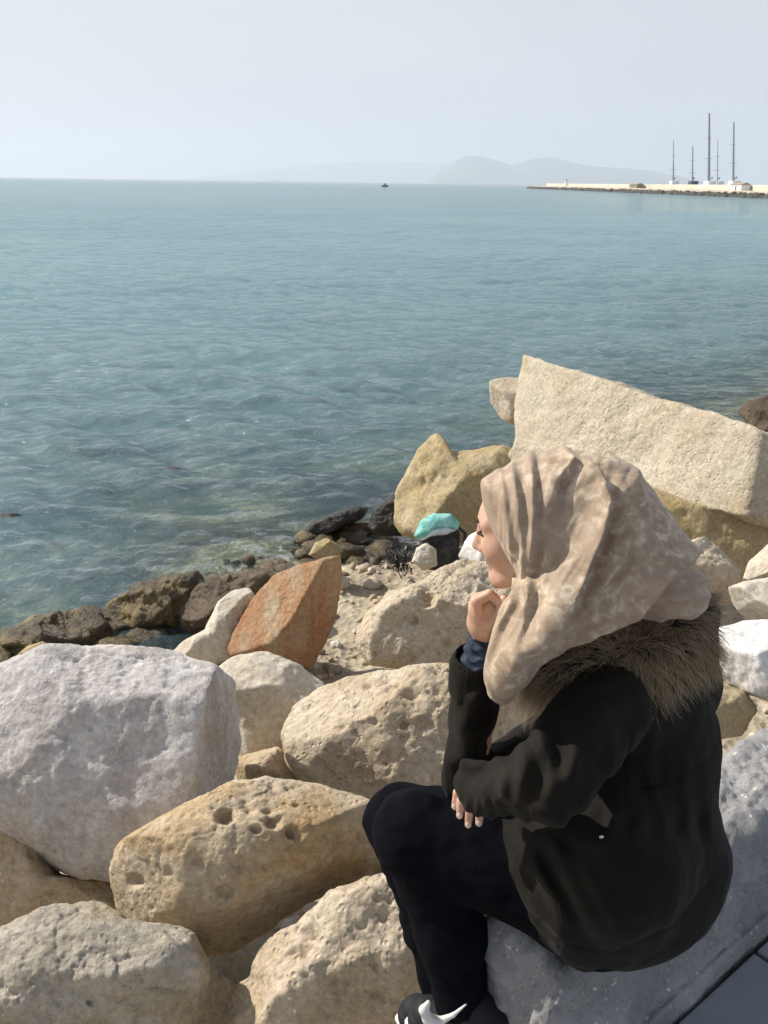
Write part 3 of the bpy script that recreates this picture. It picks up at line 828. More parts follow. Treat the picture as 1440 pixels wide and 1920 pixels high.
# neck, torso, arms, legs under the clothes
neck = at(1120, 1200, 1.50)
FW = np.array([-.82, .57, 0]); LW = np.array([-.57, -.82, 0.])
pel = at(1150, 1640, 1.46); chest = at(1165, 1385, 1.54)
body.cone(H(-.02, 0, -.08), neck, .05, .055, .03)
body.cone(neck, chest, .06, .12, .05); body.cone(chest, pel, .12, .14, .05)
NS, NE, NWr = at(1135, 1325, 1.36), at(1030, 1462, 1.24), at(915, 1476, 1.36)      # near (left) arm
FS, FE, FWr = at(1255, 1310, 1.72), at(880, 1468, 1.56), at(912, 1192, 1.52)        # far (right) arm
body.chain([chest, NS, NE, NWr], [.1, .05, .04, .026], .03)
body.chain([chest, FS, FE, FWr], [.1, .05, .04, .026], .03)
nk, fk = at(775, 1555, 1.50), at(752, 1540, 1.65)
nh, fh = pel + LW * .09, pel - LW * .09
na, fa = at(880, 1890, 1.40), at(850, 1885, 1.55)
body.chain([pel, nh, nk, na], [.12, .09, .06, .04], .04); body.chain([pel, fh, fk, fa], [.12, .09, .06, .04], .04)
# far hand: loose fist under the chin
body.chain([FWr, at(908, 1168, 1.51), at(908, 1140, 1.495)], [.026, .031, .031], .012); body.ball(at(918, 1134, 1.49), .022, .01)
for k in range(4):
    yy = 1.465 + .019 * k
    body.chain([at(897, 1150 - 3 * k, yy), at(893, 1128 - 2 * k, yy), at(918, 1114, yy), at(934, 1128, yy)], [.0105, .0100, .0095, .0085], .003)
body.chain([at(922, 1172, 1.475), at(938, 1150, 1.458), at(946, 1124, 1.46)], [.013, .011, .009], .005)
# near hand: fingers hooked over the elbow, pointing down
body.chain([NWr, at(892, 1488, 1.37)], [.026, .028], .012)
FT = [((878, 1478), (858, 1486), (853, 1512)), ((884, 1484), (866, 1502), (862, 1529)), ((892, 1492), (881, 1516), (878, 1546)), ((904, 1498), (900, 1519), (898, 1543))]
for k, (p0, p1, p2) in enumerate(FT):
    yy = 1.40 - .012 * k
    body.chain([at(*p0, yy - .004), at(*p1, yy - .012), at(*p2, yy - .012)], [.0095, .0088, .0072], .002)
body.chain([at(895, 1475, 1.39), at(880, 1462, 1.42)], [.012, .010], .004)
bV, bF = body.mesh(.0032)
body_o = child(mesh_obj('body', bV, bF, skin), Wm)

def tri_strip_capsule(name, pts, rad, mat, parent, seg=8):
    s = SDF(); s.chain(pts, rad, .002); V, F = s.mesh(min(rad) * .45); return child(mesh_obj(name, V, F, mat), parent)
for k, (p0, p1, p2) in enumerate(FT):
    yy = 1.388 - .012 * k
    V, F = ico(3); c = at(p2[0], p2[1] + 1, yy - .0065)
    P = V * [.0048, .0025, .0075]
    child(mesh_obj('fingernail', P + c, F, nail_m), Wm).parent = body_o
# brow and lashes on the near side
tri_strip_capsule('eyebrow', [H(.101, .014, .016), H(.097, .030, .020), H(.084, .045, .015)], [.003, .0036, .0022], hair_m, Wm).parent = body_o
tri_strip_capsule('eyelash', [H(.098, .022, -.006), H(.101, .032, -.005), H(.090, .044, -.008)], [.0022, .003, .002], hair_m, Wm).parent = body_o
tri_strip_capsule('lips', [H(.1065, -.010, -.0725), H(.1085, 0, -.0722), H(.1065, .010, -.0725)], [.002, .0036, .002], plain('lip', (.42, .17, .14), .45), Wm).parent = body_o

# trousers
tr = SDF()
tr.chain([pel, nh, nk + np.array([0, 0, -.01])], [.13, .115, .082], .05); tr.chain([pel, fh, fk], [.13, .115, .08], .05)
tr.chain([nk, nk * .45 + na * .55 + np.array([.012, 0, 0]), at(862, 1862, 1.415)], [.080, .072, .060], .03)
tr.chain([fk, fk * .45 + fa * .55 + np.array([.012, 0, 0]), at(842, 1862, 1.555)], [.078, .070, .060], .03)
def trw(P):
    return .0045 * pnoise(P * [14, 14, 26], 3) + .003 * pnoise(P * [24, 24, 60], 4) + .002 * np.abs(pnoise(P * [12, 12, 40], 5))
V, F = tr.mesh(.005, trw); child(mesh_obj('trousers', V, F, trouser_m), Wm)

# parka
ck = SDF()
ck.ball(at(1160, 1630, 1.46), .185, .06); ck.ball(at(1100, 1655, 1.40), .15, .06); ck.ball(at(1215, 1600, 1.50), .165, .06)
ck.ball(at(1185, 1500, 1.50), .165, .06); ck.ball(at(1195, 1380, 1.54), .16, .06)
ck.ball(at(1160, 1300, 1.46), .115, .06); ck.ball(at(1265, 1280, 1.68), .10, .06)
ck.cone(at(1140, 1600, 1.36), at(985, 1600, 1.46), .155, .095, .06)       # skirt over the thighs
ck.cone(at(1180, 1600, 1.60), at(1000, 1580, 1.66), .155, .10, .06)
ck.chain([NS, NE, at(899, 1478, 1.352)], [.082, .070, .048], .025)
ck.cone(at(1230, 1300, 1.66), FE + np.array([0.01, 0, 0.01]), .08, .056, .03)
ck.cone(FE, at(890, 1268, 1.525), .054, .050, .02)
ck.cone(at(1130, 1230, 1.50), at(1180, 1330, 1.52), .085, .13, .05)
# clear the cuff openings
axn = (at(912, 1192, 1.52) - FE); axn /= np.linalg.norm(axn)
def ckw(P):
    px, _ = proj(P)
    w_ = .004 * pnoise(P * [16, 16, 9] + 5, 21) + .0025 * pnoise(P * 24, 22)
    # long creases radiating from the lap, sleeve creases near the elbows
    th = np.arctan2(px[:, 1] - 1430, px[:, 0] - 900)
    low = np.clip((px[:, 1] - 1480) / 120, 0, 1)
    w_ += low * np.clip((1180 - px[:, 0]) / 120, 0, 1) * .006 * np.sin(th * 26 + 2.5 * pnoise(P * 5, 23))
    for sl in ([(1190, 1330), (1175, 1420), (1170, 1520), (1185, 1640), (1170, 1800)], [(1330, 1420), (1250, 1465), (1190, 1480)], [(900, 1560), (960, 1680), (1050, 1765), (1150, 1785), (1260, 1735), (1330, 1650)]):
        ds_ = polydist(px, sl)[0]; w_ += .0035 * np.exp(-(ds_ / 4.5) ** 2)
    wy = np.exp(-((px[:, 1] - 1545) / 26) ** 2) * np.clip((px[:, 0] - 1050) / 60, 0, 1); w_ += wy * (.004 + .004 * np.sin(px[:, 0] * .13 + 2 * pnoise(P * 9, 25)))
    for sl, am in (([(985, 1550), (1012, 1640), (1065, 1725)], .008), ([(1030, 1560), (1062, 1650), (1115, 1745)], .007), ([(1085, 1585), (1115, 1660), (1160, 1740)], .006), ([(940, 1560), (965, 1640), (1010, 1715)], .006),
                   ([(962, 1372), (985, 1440), (972, 1505)], .007), ([(1003, 1352), (1032, 1425), (1028, 1490)], .008), ([(922, 1400), (946, 1452), (938, 1505)], .006), ([(1060, 1335), (1078, 1405), (1075, 1470)], .006),
                   ([(838, 1292), (880, 1312), (930, 1312)], .005), ([(842, 1352), (885, 1372), (930, 1362)], .006), ([(850, 1418), (890, 1436), (925, 1420)], .006), ([(1120, 1320), (1150, 1380), (1150, 1450)], .006), ([(1230, 1360), (1215, 1440), (1240, 1520)], .005), ([(1290, 1400), (1285, 1480), (1300, 1560)], .004)):
        ds_, tt_ = polydist(px, sl); w_ -= am * np.sin(np.clip(tt_, .03, .97) * math.pi) ** .5 * (np.exp(-(ds_ / 11) ** 1.5) - .6 * np.exp(-((ds_ - 20) / 10) ** 2))
    near = np.exp(-(((px[:, 0] - 1010) / 140) ** 2 + ((px[:, 1] - 1420) / 100) ** 2)) + np.exp(-(((px[:, 0] - 885) / 60) ** 2 + ((px[:, 1] - 1390) / 120) ** 2))
    w_ += near * .009 * np.sin((px[:, 0] * .5 + px[:, 1] * .28) * .105 + 3 * pnoise(P * 8, 24))
    return w_
V, F = ck.mesh(.0052, ckw); parka_o = child(mesh_obj('parka', V, F, coat_m), Wm)
# turned cuff and zip puller
cf = SDF(); cf.cone(at(888, 1285, 1.525), at(892, 1252, 1.525), .051, .053, .01); cf.cone(at(895, 1225, 1.52), at(893, 1262, 1.52), .040, .044, .004, True)
V, F = cf.mesh(.004); child(mesh_obj('cuff', V, F, coat_m), Wm).parent = parka_o
dn = SDF(); dn.chain([at(898, 1290, 1.522), at(903, 1240, 1.522), at(910, 1186, 1.52)], [.036, .035, .031], .02)
V, F = dn.mesh(.003, lambda P: .003 * np.sin(P[:, 2] * 330 + 4 * pnoise(P * 30, 2))); child(mesh_obj('denim_sleeve', V, F, denim_m), Wm)
V, F = ico(3); child(mesh_obj('snap_button', V * [.0045, .002, .0045] + at(1128, 1570, 1.2655), F, plain('metal', (.6, .6, .6), .3, metal=1)), Wm).parent = parka_o

# headscarf
def polyside(px, pl):
    best = np.full(len(px), 1e9); sg = np.zeros(len(px))
    for k in range(len(pl) - 1):
        a, b = np.array(pl[k], float), np.array(pl[k + 1], float); e = b - a
        t = np.clip(((px - a) @ e) / (e @ e), 0, 1)
        q = px - a - t[:, None] * e; d = np.linalg.norm(q, axis=1); m = d < best; best[m] = d[m]
        v = px - a; sg[m] = np.sign(e[0] * v[m][:, 1] - e[1] * v[m][:, 0])
    return sg
scarf_outline = [(901, 903), (925, 890), (950, 874), (1000, 853), (1080, 847), (1150, 857), (1200, 888), (1240, 938), (1278, 1000), (1306, 1060), (1322, 1105), (1328, 1135), (1290, 1150), (1230, 1150), (1150, 1172), (1085, 1194), (1030, 1222), (985, 1262), (958, 1296), (940, 1288), (934, 1210), (938, 1150), (960, 1120), (985, 1092), (955, 1045), (926, 1000), (916, 965), (908, 940)]
D, F, r, C, s, W, size = star_blob(scarf_outline, 1.47, .145, .17, 2.7, 7)
P = D * r[:, None]
Vw = C + P[:, :1] * Rv + P[:, 1:2] * Uv + P[:, 2:3] * W
# hollow out where the face and the far side of the forehead are, keep the cloth thick round them
px, _ = proj(Vw); N = vnormals(Vw, F)
ridges = [([(1000, 845), (1001, 950), (1000, 1080), (992, 1160), (978, 1240)], .0055, 9),
          ([(962, 870), (974, 950), (984, 1030), (992, 1090)], .003, 9),
          ([(940, 885), (952, 960), (965, 1040)], .002, 8),
          ([(1085, 862), (1125, 905), (1132, 950), (1118, 1010), (1084, 1085), (1030, 1160), (975, 1232), (948, 1295)], .0165, 17),
          ([(1060, 850), (1075, 875), (1045, 905), (1030, 960)], .006, 12),
          ([(1300, 1040), (1240, 1085), (1180, 1130), (1110, 1158), (1050, 1190), (1000, 1235), (962, 1300)], .0165, 19),
          ([(1180, 1000), (1160, 1060), (1105, 1120), (1050, 1165), (1000, 1205)], .006, 13),
          ([(1325, 1120), (1240, 1118), (1180, 1150), (1110, 1178)], .007, 12),
          ([(1330, 1090), (1260, 1092)], .005, 9), ([(1330, 1150), (1250, 1148), (1180, 1172)], .006, 10),
          ([(1190, 880), (1210, 960), (1200, 1040)], .004, 22),
          ([(985, 1095), (950, 1180), (940, 1290)], .006, 10),
          ([(1000, 1110), (965, 1200), (950, 1290)], .004, 9),
          ([(985, 1092), (960, 1112), (940, 1135)], .004, 7)]
disp = np.zeros(len(Vw))
for pl_, A, wd in ridges:
    d, t = polydist(px, pl_)
    env = np.sin(np.clip(t, .02, .98) * math.pi) ** .35
    sg_ = polyside(px, pl_); disp += 2.4 * A * env * np.where(sg_ > 0, np.exp(-(d / (wd * 1.9)) ** 1.5), np.exp(-(d / (wd * .42)) ** 1.6)) - .8 * A * env * (sg_ < 0) * np.exp(-((d - wd * 1.2) / (wd * .8)) ** 2)
th = np.arctan2(px[:, 1] - 1320, px[:, 0] - 930)
disp += .0016 * np.sin(th * 46 + 3 * pnoise(Vw * 9, 31)) * np.clip((np.hypot(px[:, 0] - 930, px[:, 1] - 1320) - 60) / 120, 0, 1)
rad_ = np.hypot(px[:, 0] - 930, px[:, 1] - 1320)
cre = np.stack([th * 11, rad_ / 190, D[:, 2] * .6], 1)
disp += .0026 * (np.abs(fbm(cre, 35, 3)) * -1.6 + .5) * np.clip((rad_ - 40) / 90, 0, 1) + .0016 * fbm(Vw * 8, 33, 2)
fold2 = np.stack([px[:, 0] / 26, px[:, 1] / 210, D[:, 2] * .5], 1)
disp += .0020 * (.4 - np.abs(pnoise(fold2, 37)) * 1.6) * np.clip((1010 - px[:, 1]) / 120, 0, 1)
# lower front: thinner, hanging in against the chest
thin = np.clip((px[:, 1] - 1090) / 200, 0, 1)
Vw = Vw + N * disp[:, None]
Vw = Vw + (thin * .0)[:, None] * W
sm, nt2, b2 = newmat('scarf_cloth'); v2 = objvec(nt2)
nA = noise(nt2, v2, 46, 3, .6, .4); rA = ramp(nt2, [(.37, (.30, .22, .15)), (.52, (.40, .305, .215)), (.66, (.60, .50, .385))]); nt2.links.new(nA.outputs['Fac'], rA.inputs[0])
nB = noise(nt2, v2, 9, 3); cB = mixc(nt2, mrange(nt2, nB.outputs['Fac'], .42, .6, 0, .7), rA.outputs[0], (.35, .26, .19))
nt2.links.new(cB, b2.inputs['Base Color']); b2.inputs['Roughness'].default_value = .62; b2.inputs['Specular IOR Level'].default_value = .3
b2.inputs['Sheen Weight'].default_value = .15
wv = noise(nt2, v2, 420, 2); bw = nt2.nodes.new('ShaderNodeBump'); bw.inputs['Strength'].default_value = .2; bw.inputs['Distance'].default_value = .001
nt2.links.new(wv.outputs['Fac'], bw.inputs['Height']); nt2.links.new(bw.outputs[0], b2.inputs['Normal'])
child(mesh_obj('headscarf', Vw, F, sm), Wm)

# hood lying on the back with its fur trim
hood_outline = [(985, 1262), (1040, 1225), (1110, 1200), (1200, 1168), (1290, 1125), (1335, 1118), (1352, 1145), (1345, 1185), (1345, 1260), (1310, 1310), (1230, 1335), (1130, 1340), (1050, 1315), (1000, 1300)]
D, F, r, C, s, W, size = star_blob(hood_outline, 1.50, .15, .2, 2.4, 5)
P = D * r[:, None]; Vh = C + P[:, :1] * Rv + P[:, 1:2] * Uv + P[:, 2:3] * W
Vh = Vh + vnormals(Vh, F) * (.008 * fbm(Vh * 12, 8, 3))[:, None]
hood_o = child(mesh_obj('hood', Vh, F, dark_m), Wm)
Nh = vnormals(Vh, F)
rng = np.random.default_rng(3)
pxh, _ = proj(Vh)
spine = [(1015, 1255), (1090, 1240), (1170, 1228), (1250, 1195), (1320, 1150), (1372, 1135)]
dsp, tsp = polydist(pxh, spine)
cand = np.where((D[:, 2] > -.45) & (dsp < 95) & (pxh[:, 0] < 1338))[0]
SV, SF, SC = [], [], []
nst = 17000
vi = rng.choice(cand, nst)
clump = fbm(Vh * 55, 77, 2)
for q in vi:
    p0 = Vh[q] + rng.normal(size=3) * .004
    n = Nh[q]; t = tsp[q]
    below = (pxh[q, 1] - np.interp(pxh[q, 0], [a for a, b in spine], [b for a, b in spine])) / 60
    # combed away from the spine of the trim: forward/down in front, backwards over the shoulder
    dx = -.55 + 1.5 * t + .45 * math.sin(9 * clump[q] + t * 12)
    dy = -.75 * np.clip(below + .35, -.7, 1) + .28 * math.sin(7 * clump[q])
    d = Rv * dx + Uv * dy + n * .38 + rng.normal(size=3) * .14
    d /= np.linalg.norm(d)
    L = (.018 + .045 * rng.random() ** 1.4) * (1 - .35 * t)
    sag = np.array([0, 0, -.35])
    w0 = rng.uniform(.0003, .00065)
    side = np.cross(d, n + rng.normal(size=3) * .4); side /= np.linalg.norm(side) + 1e-9
    sd2 = np.cross(d, side)
    base = len(SV)
    tone = np.clip(rng.normal(.72 - .35 * t, .22) + .45 * clump[q], 0, 1)  # tips more golden in front: sunlight there is put into the strand colour
    dark = np.array([.15, .10, .055]); gold = np.array([.88, .70, .46]) * (1 - .40 * t); brown = np.array([.42, .295, .175])
    for k, u in enumerate((0, .45, .8, 1.0)):
        p = p0 + d * L * u + sag * L * u * u * .5 + side * .006 * math.sin(u * 3 + q) * u
        wk = w0 * (1 - u) ** .6 if k < 3 else 0.00008
        SV += [p + side * wk, p - side * .5 * wk + sd2 * wk * .87, p - side * .5 * wk - sd2 * wk * .87]
        c_ = dark * (1 - u) + (gold * tone + brown * (1 - tone)) * u
        SC += [(*c_, 1)] * 3
    for k in range(3):
        for j in range(3):
            a, b = base + k * 3 + j, base + k * 3 + (j + 1) % 3
            SF.append((a, b, b + 3, a + 3))
fm, nt3, b3 = newmat('fur')
va = nt3.nodes.new('ShaderNodeAttribute'); va.attribute_name = 'strand'; nt3.links.new(va.outputs['Color'], b3.inputs['Base Color'])
b3.inputs['Roughness'].default_value = .5; b3.inputs['Specular IOR Level'].default_value = .4
fo = mesh_obj('fur_trim', np.array(SV), np.array(SF), fm)
ca = fo.data.attributes.new('strand', 'FLOAT_COLOR', 'POINT'); ca.data.foreach_set('color', np.array(SC, dtype=np.float32).ravel())
child(fo, Wm); fo.parent = hood_o; fo['kind'] = 'stuff'; fo['label'] = 'golden brown fur trim of the hood'

# sneakers
def sneaker(ankle, k):
    e = np.array([-.94, .26, 0]); e /= np.linalg.norm(e); sd_ = np.array([-.26, -.94, 0.])
    up = np.array([0, 0, 1.]); base = ankle + np.array([0, 0, -.085]) - e * .05
    sh = SDF()
    sh.cone(base + up * .035 - e * .045, base + up * .032 + e * .13, .042, .032, .03); sh.cone(base + up * .05 - e * .03, ankle + up * .01, .042, .045, .03)
    sh.cone(base + up * .05 + e * .02, base + up * .035 + e * .14, .045, .036, .03)
    o = SDF(); 
    V, F = sh.mesh(.004); ob = child(mesh_obj('sneaker', V, F, shoe_m), Wm)
    so = SDF()
    so.ell(base + up * .0 + e * .05, np.array([e, sd_, up]), np.array([.142, .049, .014]))
    V, F = so.mesh(.004); child(mesh_obj('sole', V, F, rubber_m), Wm).parent = ob
    tc_ = SDF(); tc_.ell(base + up * .026 + e * .150, np.array([e, sd_, up]), np.array([.034, .043, .030]))
    V, F = tc_.mesh(.003); child(mesh_obj('toe_cap', V, F, shoe_m), Wm).parent = ob
    st = SDF()
    off = ankle - na + (0 if k == 0 else 1) * np.array([0, .0, 0])
    sw = [(874, 1883), (850, 1903), (824, 1915), (803, 1910), (795, 1894), (803, 1880)]
    hit = [at(px_, py_, 1.352) + off for px_, py_ in sw]
    st.chain(hit, [.002, .0045, .009, .0125, .0105, .005], .004)
    if k == 0:
        V, F = st.mesh(.002); child(mesh_obj('side_stripe', V, F, rubber_m), Wm).parent = ob
sneaker(na, 0); sneaker(fa, 1)

# ------------------------------------------------------------------ bag among the rocks
teal_m = cloth_mat('turquoise_cloth', (.10, .38, .33), (.30, .60, .56), 18, rough=.7)
band_m = cloth_mat('pale_blue_cloth', (.42, .56, .68), (.62, .72, .80), 22, rough=.7)
navy_m = cloth_mat('navy_cloth', (.03, .03, .036), (.075, .07, .075), 14, rough=.85)
B = empty('bag', at(822, 1066, 6.05)); tag(B, 'turquoise topped dark bag lying among the rocks by the tan boulder', 'bag')
def lump(name, outline, Y, df, mat, parent, p=2.5, sub=5, nz=.006, seed=1):
    D, F, r, C, s, W, size = star_blob(outline, Y, df, df, p, sub)
    P = D * r[:, None]; V = C + P[:, :1] * Rv + P[:, 1:2] * Uv + P[:, 2:3] * W
    V = V + vnormals(V, F) * (nz * fbm(V * 14, seed, 3))[:, None]
    return child(mesh_obj(name, V, F, mat), parent)
lump('bag_body', [(786, 1010), (800, 985), (850, 978), (863, 1000), (860, 1042), (835, 1072), (800, 1068), (788, 1040)], 6.1, .13, navy_m, B, seed=2)
fl = lump('flap', [(776, 1006), (788, 976), (814, 962), (846, 964), (861, 978), (859, 1000), (840, 990), (815, 992), (792, 1014)], 6.04, .13, teal_m, B, 2.8, seed=3)
lump('flap_edge', [(784, 1006), (808, 990), (842, 984), (856, 994), (836, 1002), (806, 1006), (792, 1016)], 6.0, .10, band_m, B, 2.8, seed=4)
tri_strip_capsule('strap', [at(855, 985, 6.0), at(872, 1000, 5.98), at(870, 1030, 5.98), at(852, 1050, 5.97)], [.012, .012, .012, .012], navy_m, B)
rock('small cream stone in front of the turquoise bag', [(772, 1052), (780, 1028), (800, 1016), (818, 1030), (820, 1060), (796, 1070)], 5.9, .1, 'pale', 301, facets=4, rough=.06, sub=5, name='stone', cat='stone')

# dark weed washed up beside the bag: clumped ribbons
rng = np.random.default_rng(12); SV, SF = [], []
for k in range(260):
    c = at(rng.normal(748, 14), rng.normal(1048, 11), 6.25 + rng.normal() * .06); d = rng.normal(size=3); d[2] *= .3; d /= np.linalg.norm(d)
    sdv = np.cross(d, [0, 0, 1.]); L = rng.uniform(.03, .09); wd = rng.uniform(.004, .011); b = len(SV)
    for u in (0, .33, .66, 1):
        p = c + d * L * (u - .5) + np.array([0, 0, .02 * math.sin(u * 5 + k)])
        SV += [p + sdv * wd * (1.05 - u), p - sdv * wd * (1.05 - u)]
    for u in range(3): SF.append((b + 2 * u, b + 2 * u + 1, b + 2 * u + 3, b + 2 * u + 2))
wo = mesh_obj('seaweed', np.array(SV), np.array(SF), plain('seaweed', (.022, .018, .014), .5, .5)); tag(wo, 'dark clump of washed up seaweed left of the bag', 'seaweed', kind='stuff')

# pebbles and small rubble on the shore between the boulders
def pebbles():
    rng = np.random.default_rng(21); base, bf = ico(2); SV, SF, SC = [], [], []; n = 0
    cols = np.array([(.50, .43, .33), (.58, .53, .45), (.40, .34, .27), (.62, .60, .57), (.34, .28, .20), (.46, .36, .24)])
    NP = 4200
    qs = rng.uniform(1.3, 6.4, NP); ss = rng.uniform(-3.5, 7.5, NP)
    XY = np.stack([EN[0] * qs + EW[0] * ss, EN[1] * qs + EW[1] * ss, 0 * qs], 1)
    ZZ = ground_z(XY[:, 0], XY[:, 1]) + .10 * fbm(XY * .9, 3, 4) + .035 * fbm(XY * 5, 9, 3)
    warp = [1 + .26 * pnoise(base * 1.7 + k * 3.3, 5) for k in range(24)]
    for k in range(NP):
        x, y, z = XY[k, 0], XY[k, 1], ZZ[k]
        if z < -.25: continue
        r = min(.017 * rng.lognormal(.3, .6), .075)
        sc = r * rng.uniform(.6, 1.3, 3) * [1, 1, .7]
        P = base * warp[k % 24][:, None] * sc
        a = rng.uniform(0, 6.28); ca_, sa_ = math.cos(a), math.sin(a)
        P = P @ np.array([[ca_, sa_, 0], [-sa_, ca_, 0], [0, 0, 1]]) + [x, y, z + sc[2] * .35]
        SV.append(P); SF.append(bf + n); n += len(base)
        c = cols[rng.integers(len(cols))] * rng.uniform(.8, 1.12) * (.35 if z < .05 else 1)
        SC.append(np.tile([*c, 1], (len(base), 1)))
    m, nt, b = newmat('pebble'); va = nt.nodes.new('ShaderNodeAttribute'); va.attribute_name = 'tone'
    g = nt.nodes.new('ShaderNodeNewGeometry'); nn = noise(nt, g.outputs['Position'], 45, 5, .7)
    hs = nt.nodes.new('ShaderNodeHueSaturation'); nt.links.new(va.outputs['Color'], hs.inputs['Color']); nt.links.new(mrange(nt, nn.outputs['Fac'], .3, .7, .75, 1.2), hs.inputs['Value'])
    nt.links.new(hs.outputs[0], b.inputs['Base Color']); b.inputs['Roughness'].default_value = .9
    bu = nt.nodes.new('ShaderNodeBump'); bu.inputs['Strength'].default_value = .6; bu.inputs['Distance'].default_value = .01; nt.links.new(nn.outputs['Fac'], bu.inputs['Height']); nt.links.new(bu.outputs[0], b.inputs['Normal'])
    o = mesh_obj('pebbles', np.concatenate(SV), np.concatenate(SF), m)
    c = o.data.attributes.new('tone', 'FLOAT_COLOR', 'POINT'); c.data.foreach_set('color', np.concatenate(SC).astype(np.float32).ravel())
    tag(o, 'cream and grey pebbles and rubble scattered between the boulders', 'pebbles', kind='stuff')
pebbles()
def wet_cobbles():
    rng = np.random.default_rng(33); base, bf = ico(3); SV, SF = [], []; n = 0
    for k in range(150):
        px_ = rng.uniform(-60, 720); py_ = np.interp(px_, [-60, 0, 200, 360, 560, 720], [1215, 1200, 1165, 1130, 1060, 1010]) + rng.normal() * 16 + (18 if px_ < 380 else 0)
        p = atz(px_, py_, 0.0); r = rng.uniform(.05, .13); sc = r * rng.uniform(.7, 1.4, 3) * [1.2, 1, .6]
        P = base * (1 + .3 * fbm(base * 1.4 + k * 5.1, 4, 3))[:, None] * sc
        SV.append(P + p + [0, 0, rng.uniform(-.05, .03)]); SF.append(bf + n); n += len(base)
    o = mesh_obj('wet_cobbles', np.concatenate(SV), np.concatenate(SF), MAT['wet']); tag(o, 'low band of wet brown cobbles along the waterline', 'cobbles', kind='stuff')
wet_cobbles()

# ------------------------------------------------------------------ far jetty, yachts, hills
def box(name, lo, hi, mat, parent=None, bev=0):
    bm = bmesh.new(); bmesh.ops.create_cube(bm, size=1)
    for v in bm.verts: v.co = [(lo[k] + hi[k]) / 2 + v.co[k] * (hi[k] - lo[k]) for k in range(3)]
    if bev: bmesh.ops.bevel(bm, geom=bm.edges[:], offset=bev, segments=1, affect='EDGES')
    me = bpy.data.meshes.new(name); bm.to_mesh(me); bm.free(); me.materials.append(mat)
    o = bpy.data.objects.new(name, me); COL.objects.link(o)
    if parent: child(o, parent)
    return o
JX0, JX1, JY0, JY1 = 117., 126., 215., 770.
J = empty('jetty', (JX0, JY0, 0)); tag(J, 'long low pale stone jetty far out at the right', 'jetty')
jm = plain('jetty_stone', (.50, .43, .34), .9, nscale=.15, namt=.25); jd = plain('jetty_rocks', (.07, .065, .055), .9, nscale=.4, namt=.4); jw = plain('jetty_wall', (.60, .54, .44), .9, nscale=.1, namt=.2)
rng = np.random.default_rng(9)
def jetty_base():
    Y = np.arange(JY0, JY1 + 6, 2.5); SV, SF = [], []; base, bf = ico(2); n = 0
    for y in Y:
        for c in range(2):
            r = rng.uniform(.9, 1.7); P = base * (1 + .25 * pnoise(base * 1.5 + y, 3))[:, None] * r * [1, 1.1, .75] + [JX0 - .5 + rng.normal() * .5 - c * 1.2, y + rng.uniform(-1, 1), .55 - c * .6]
            SV.append(P); SF.append(bf + n); n += len(base)
    o = child(mesh_obj('rock_armour', np.concatenate(SV), np.concatenate(SF), jd, smooth=False), J); o['kind'] = 'stuff'
jetty_base()
box('quay', (JX0, JY0, -1), (JX1, JY1, 2.1), jm, J, .1)
box('parapet', (JX0 + 5.5, JY0, 2.1), (JX0 + 6.3, JY1 - 40, 3.9), jw, J, .05)
BE = empty('beacon', at(1066, 345, 640)); BE.location = (JX0 + 4, 640, 2.1); bpy.context.view_layer.update()
tag(BE, 'small white harbour beacon near the tip of the jetty', 'beacon')
wm = plain('white_paint', (.78, .78, .76), .6)
def tube(name, a, b, ra, rb, mat, parent, seg=10):
    a, b = np.array(a, float), np.array(b, float); d = b - a; L = np.linalg.norm(d); d /= L
    u = np.cross(d, [0.3, .9, .2]); u /= np.linalg.norm(u); v = np.cross(d, u)
    th = np.arange(seg) * 2 * math.pi / seg
    ring = np.cos(th)[:, None] * u + np.sin(th)[:, None] * v
    V = np.concatenate([a + ring * ra, b + ring * rb]); F = [(k, (k + 1) % seg, seg + (k + 1) % seg, seg + k) for k in range(seg)] + [tuple(range(seg))[::-1], tuple(range(seg, 2 * seg))]
    return child(mesh_obj(name, V, F, mat, smooth=False), parent)
bx, by = JX0 + 4, 640
tube('tower', (bx, by, 2.1), (bx, by, 5.6), .9, .65, wm, BE); tube('gallery', (bx, by, 5.6), (bx, by, 5.85), 1.0, 1.0, wm, BE); tube('lantern', (bx, by, 5.85), (bx, by, 6.9), .45, .4, plain('lantern', (.1, .25, .12), .4), BE); tube('cap', (bx, by, 6.9), (bx, by, 7.4), .55, .05, wm, BE)
# low sheds on the jetty
def shed(label, x, y, dx, dy, h, m):
    S = empty('shed', (x, y, 2.1)); tag(S, label, 'shed')
    box('wall', (x - dx, y - dy, 2.1), (x + dx, y + dy, 2.1 + h), m, S); 
    V = [(x - dx - .3, y - dy - .3, 2.1 + h), (x + dx + .3, y - dy - .3, 2.1 + h), (x + dx + .3, y + dy + .3, 2.1 + h), (x - dx - .3, y + dy + .3, 2.1 + h), (x, y - dy - .3, 2.1 + h + .8), (x, y + dy + .3, 2.1 + h + .8)]
    child(mesh_obj('roof', V, [(0, 1, 4), (2, 3, 5), (1, 2, 5, 4), (3, 0, 4, 5), (3, 2, 1, 0)], plain('shed_roof', (.34, .27, .22), .8), smooth=False), S)
    box('door', (x - dx - .06, y - .6, 2.12), (x - dx - .002, y + .6, 2.12 + h * .75), plain('shed_door', (.12, .12, .12), .7), S)
shed('olive hut on the middle of the jetty', JX0 + 3, 455, 1.6, 7, 1.6, plain('olive_hut', (.20, .20, .13), .85))
shed('pale boat shed on the jetty below the tallest mast', JX0 + 3.5, 322, 1.5, 5, 1.8, wm)
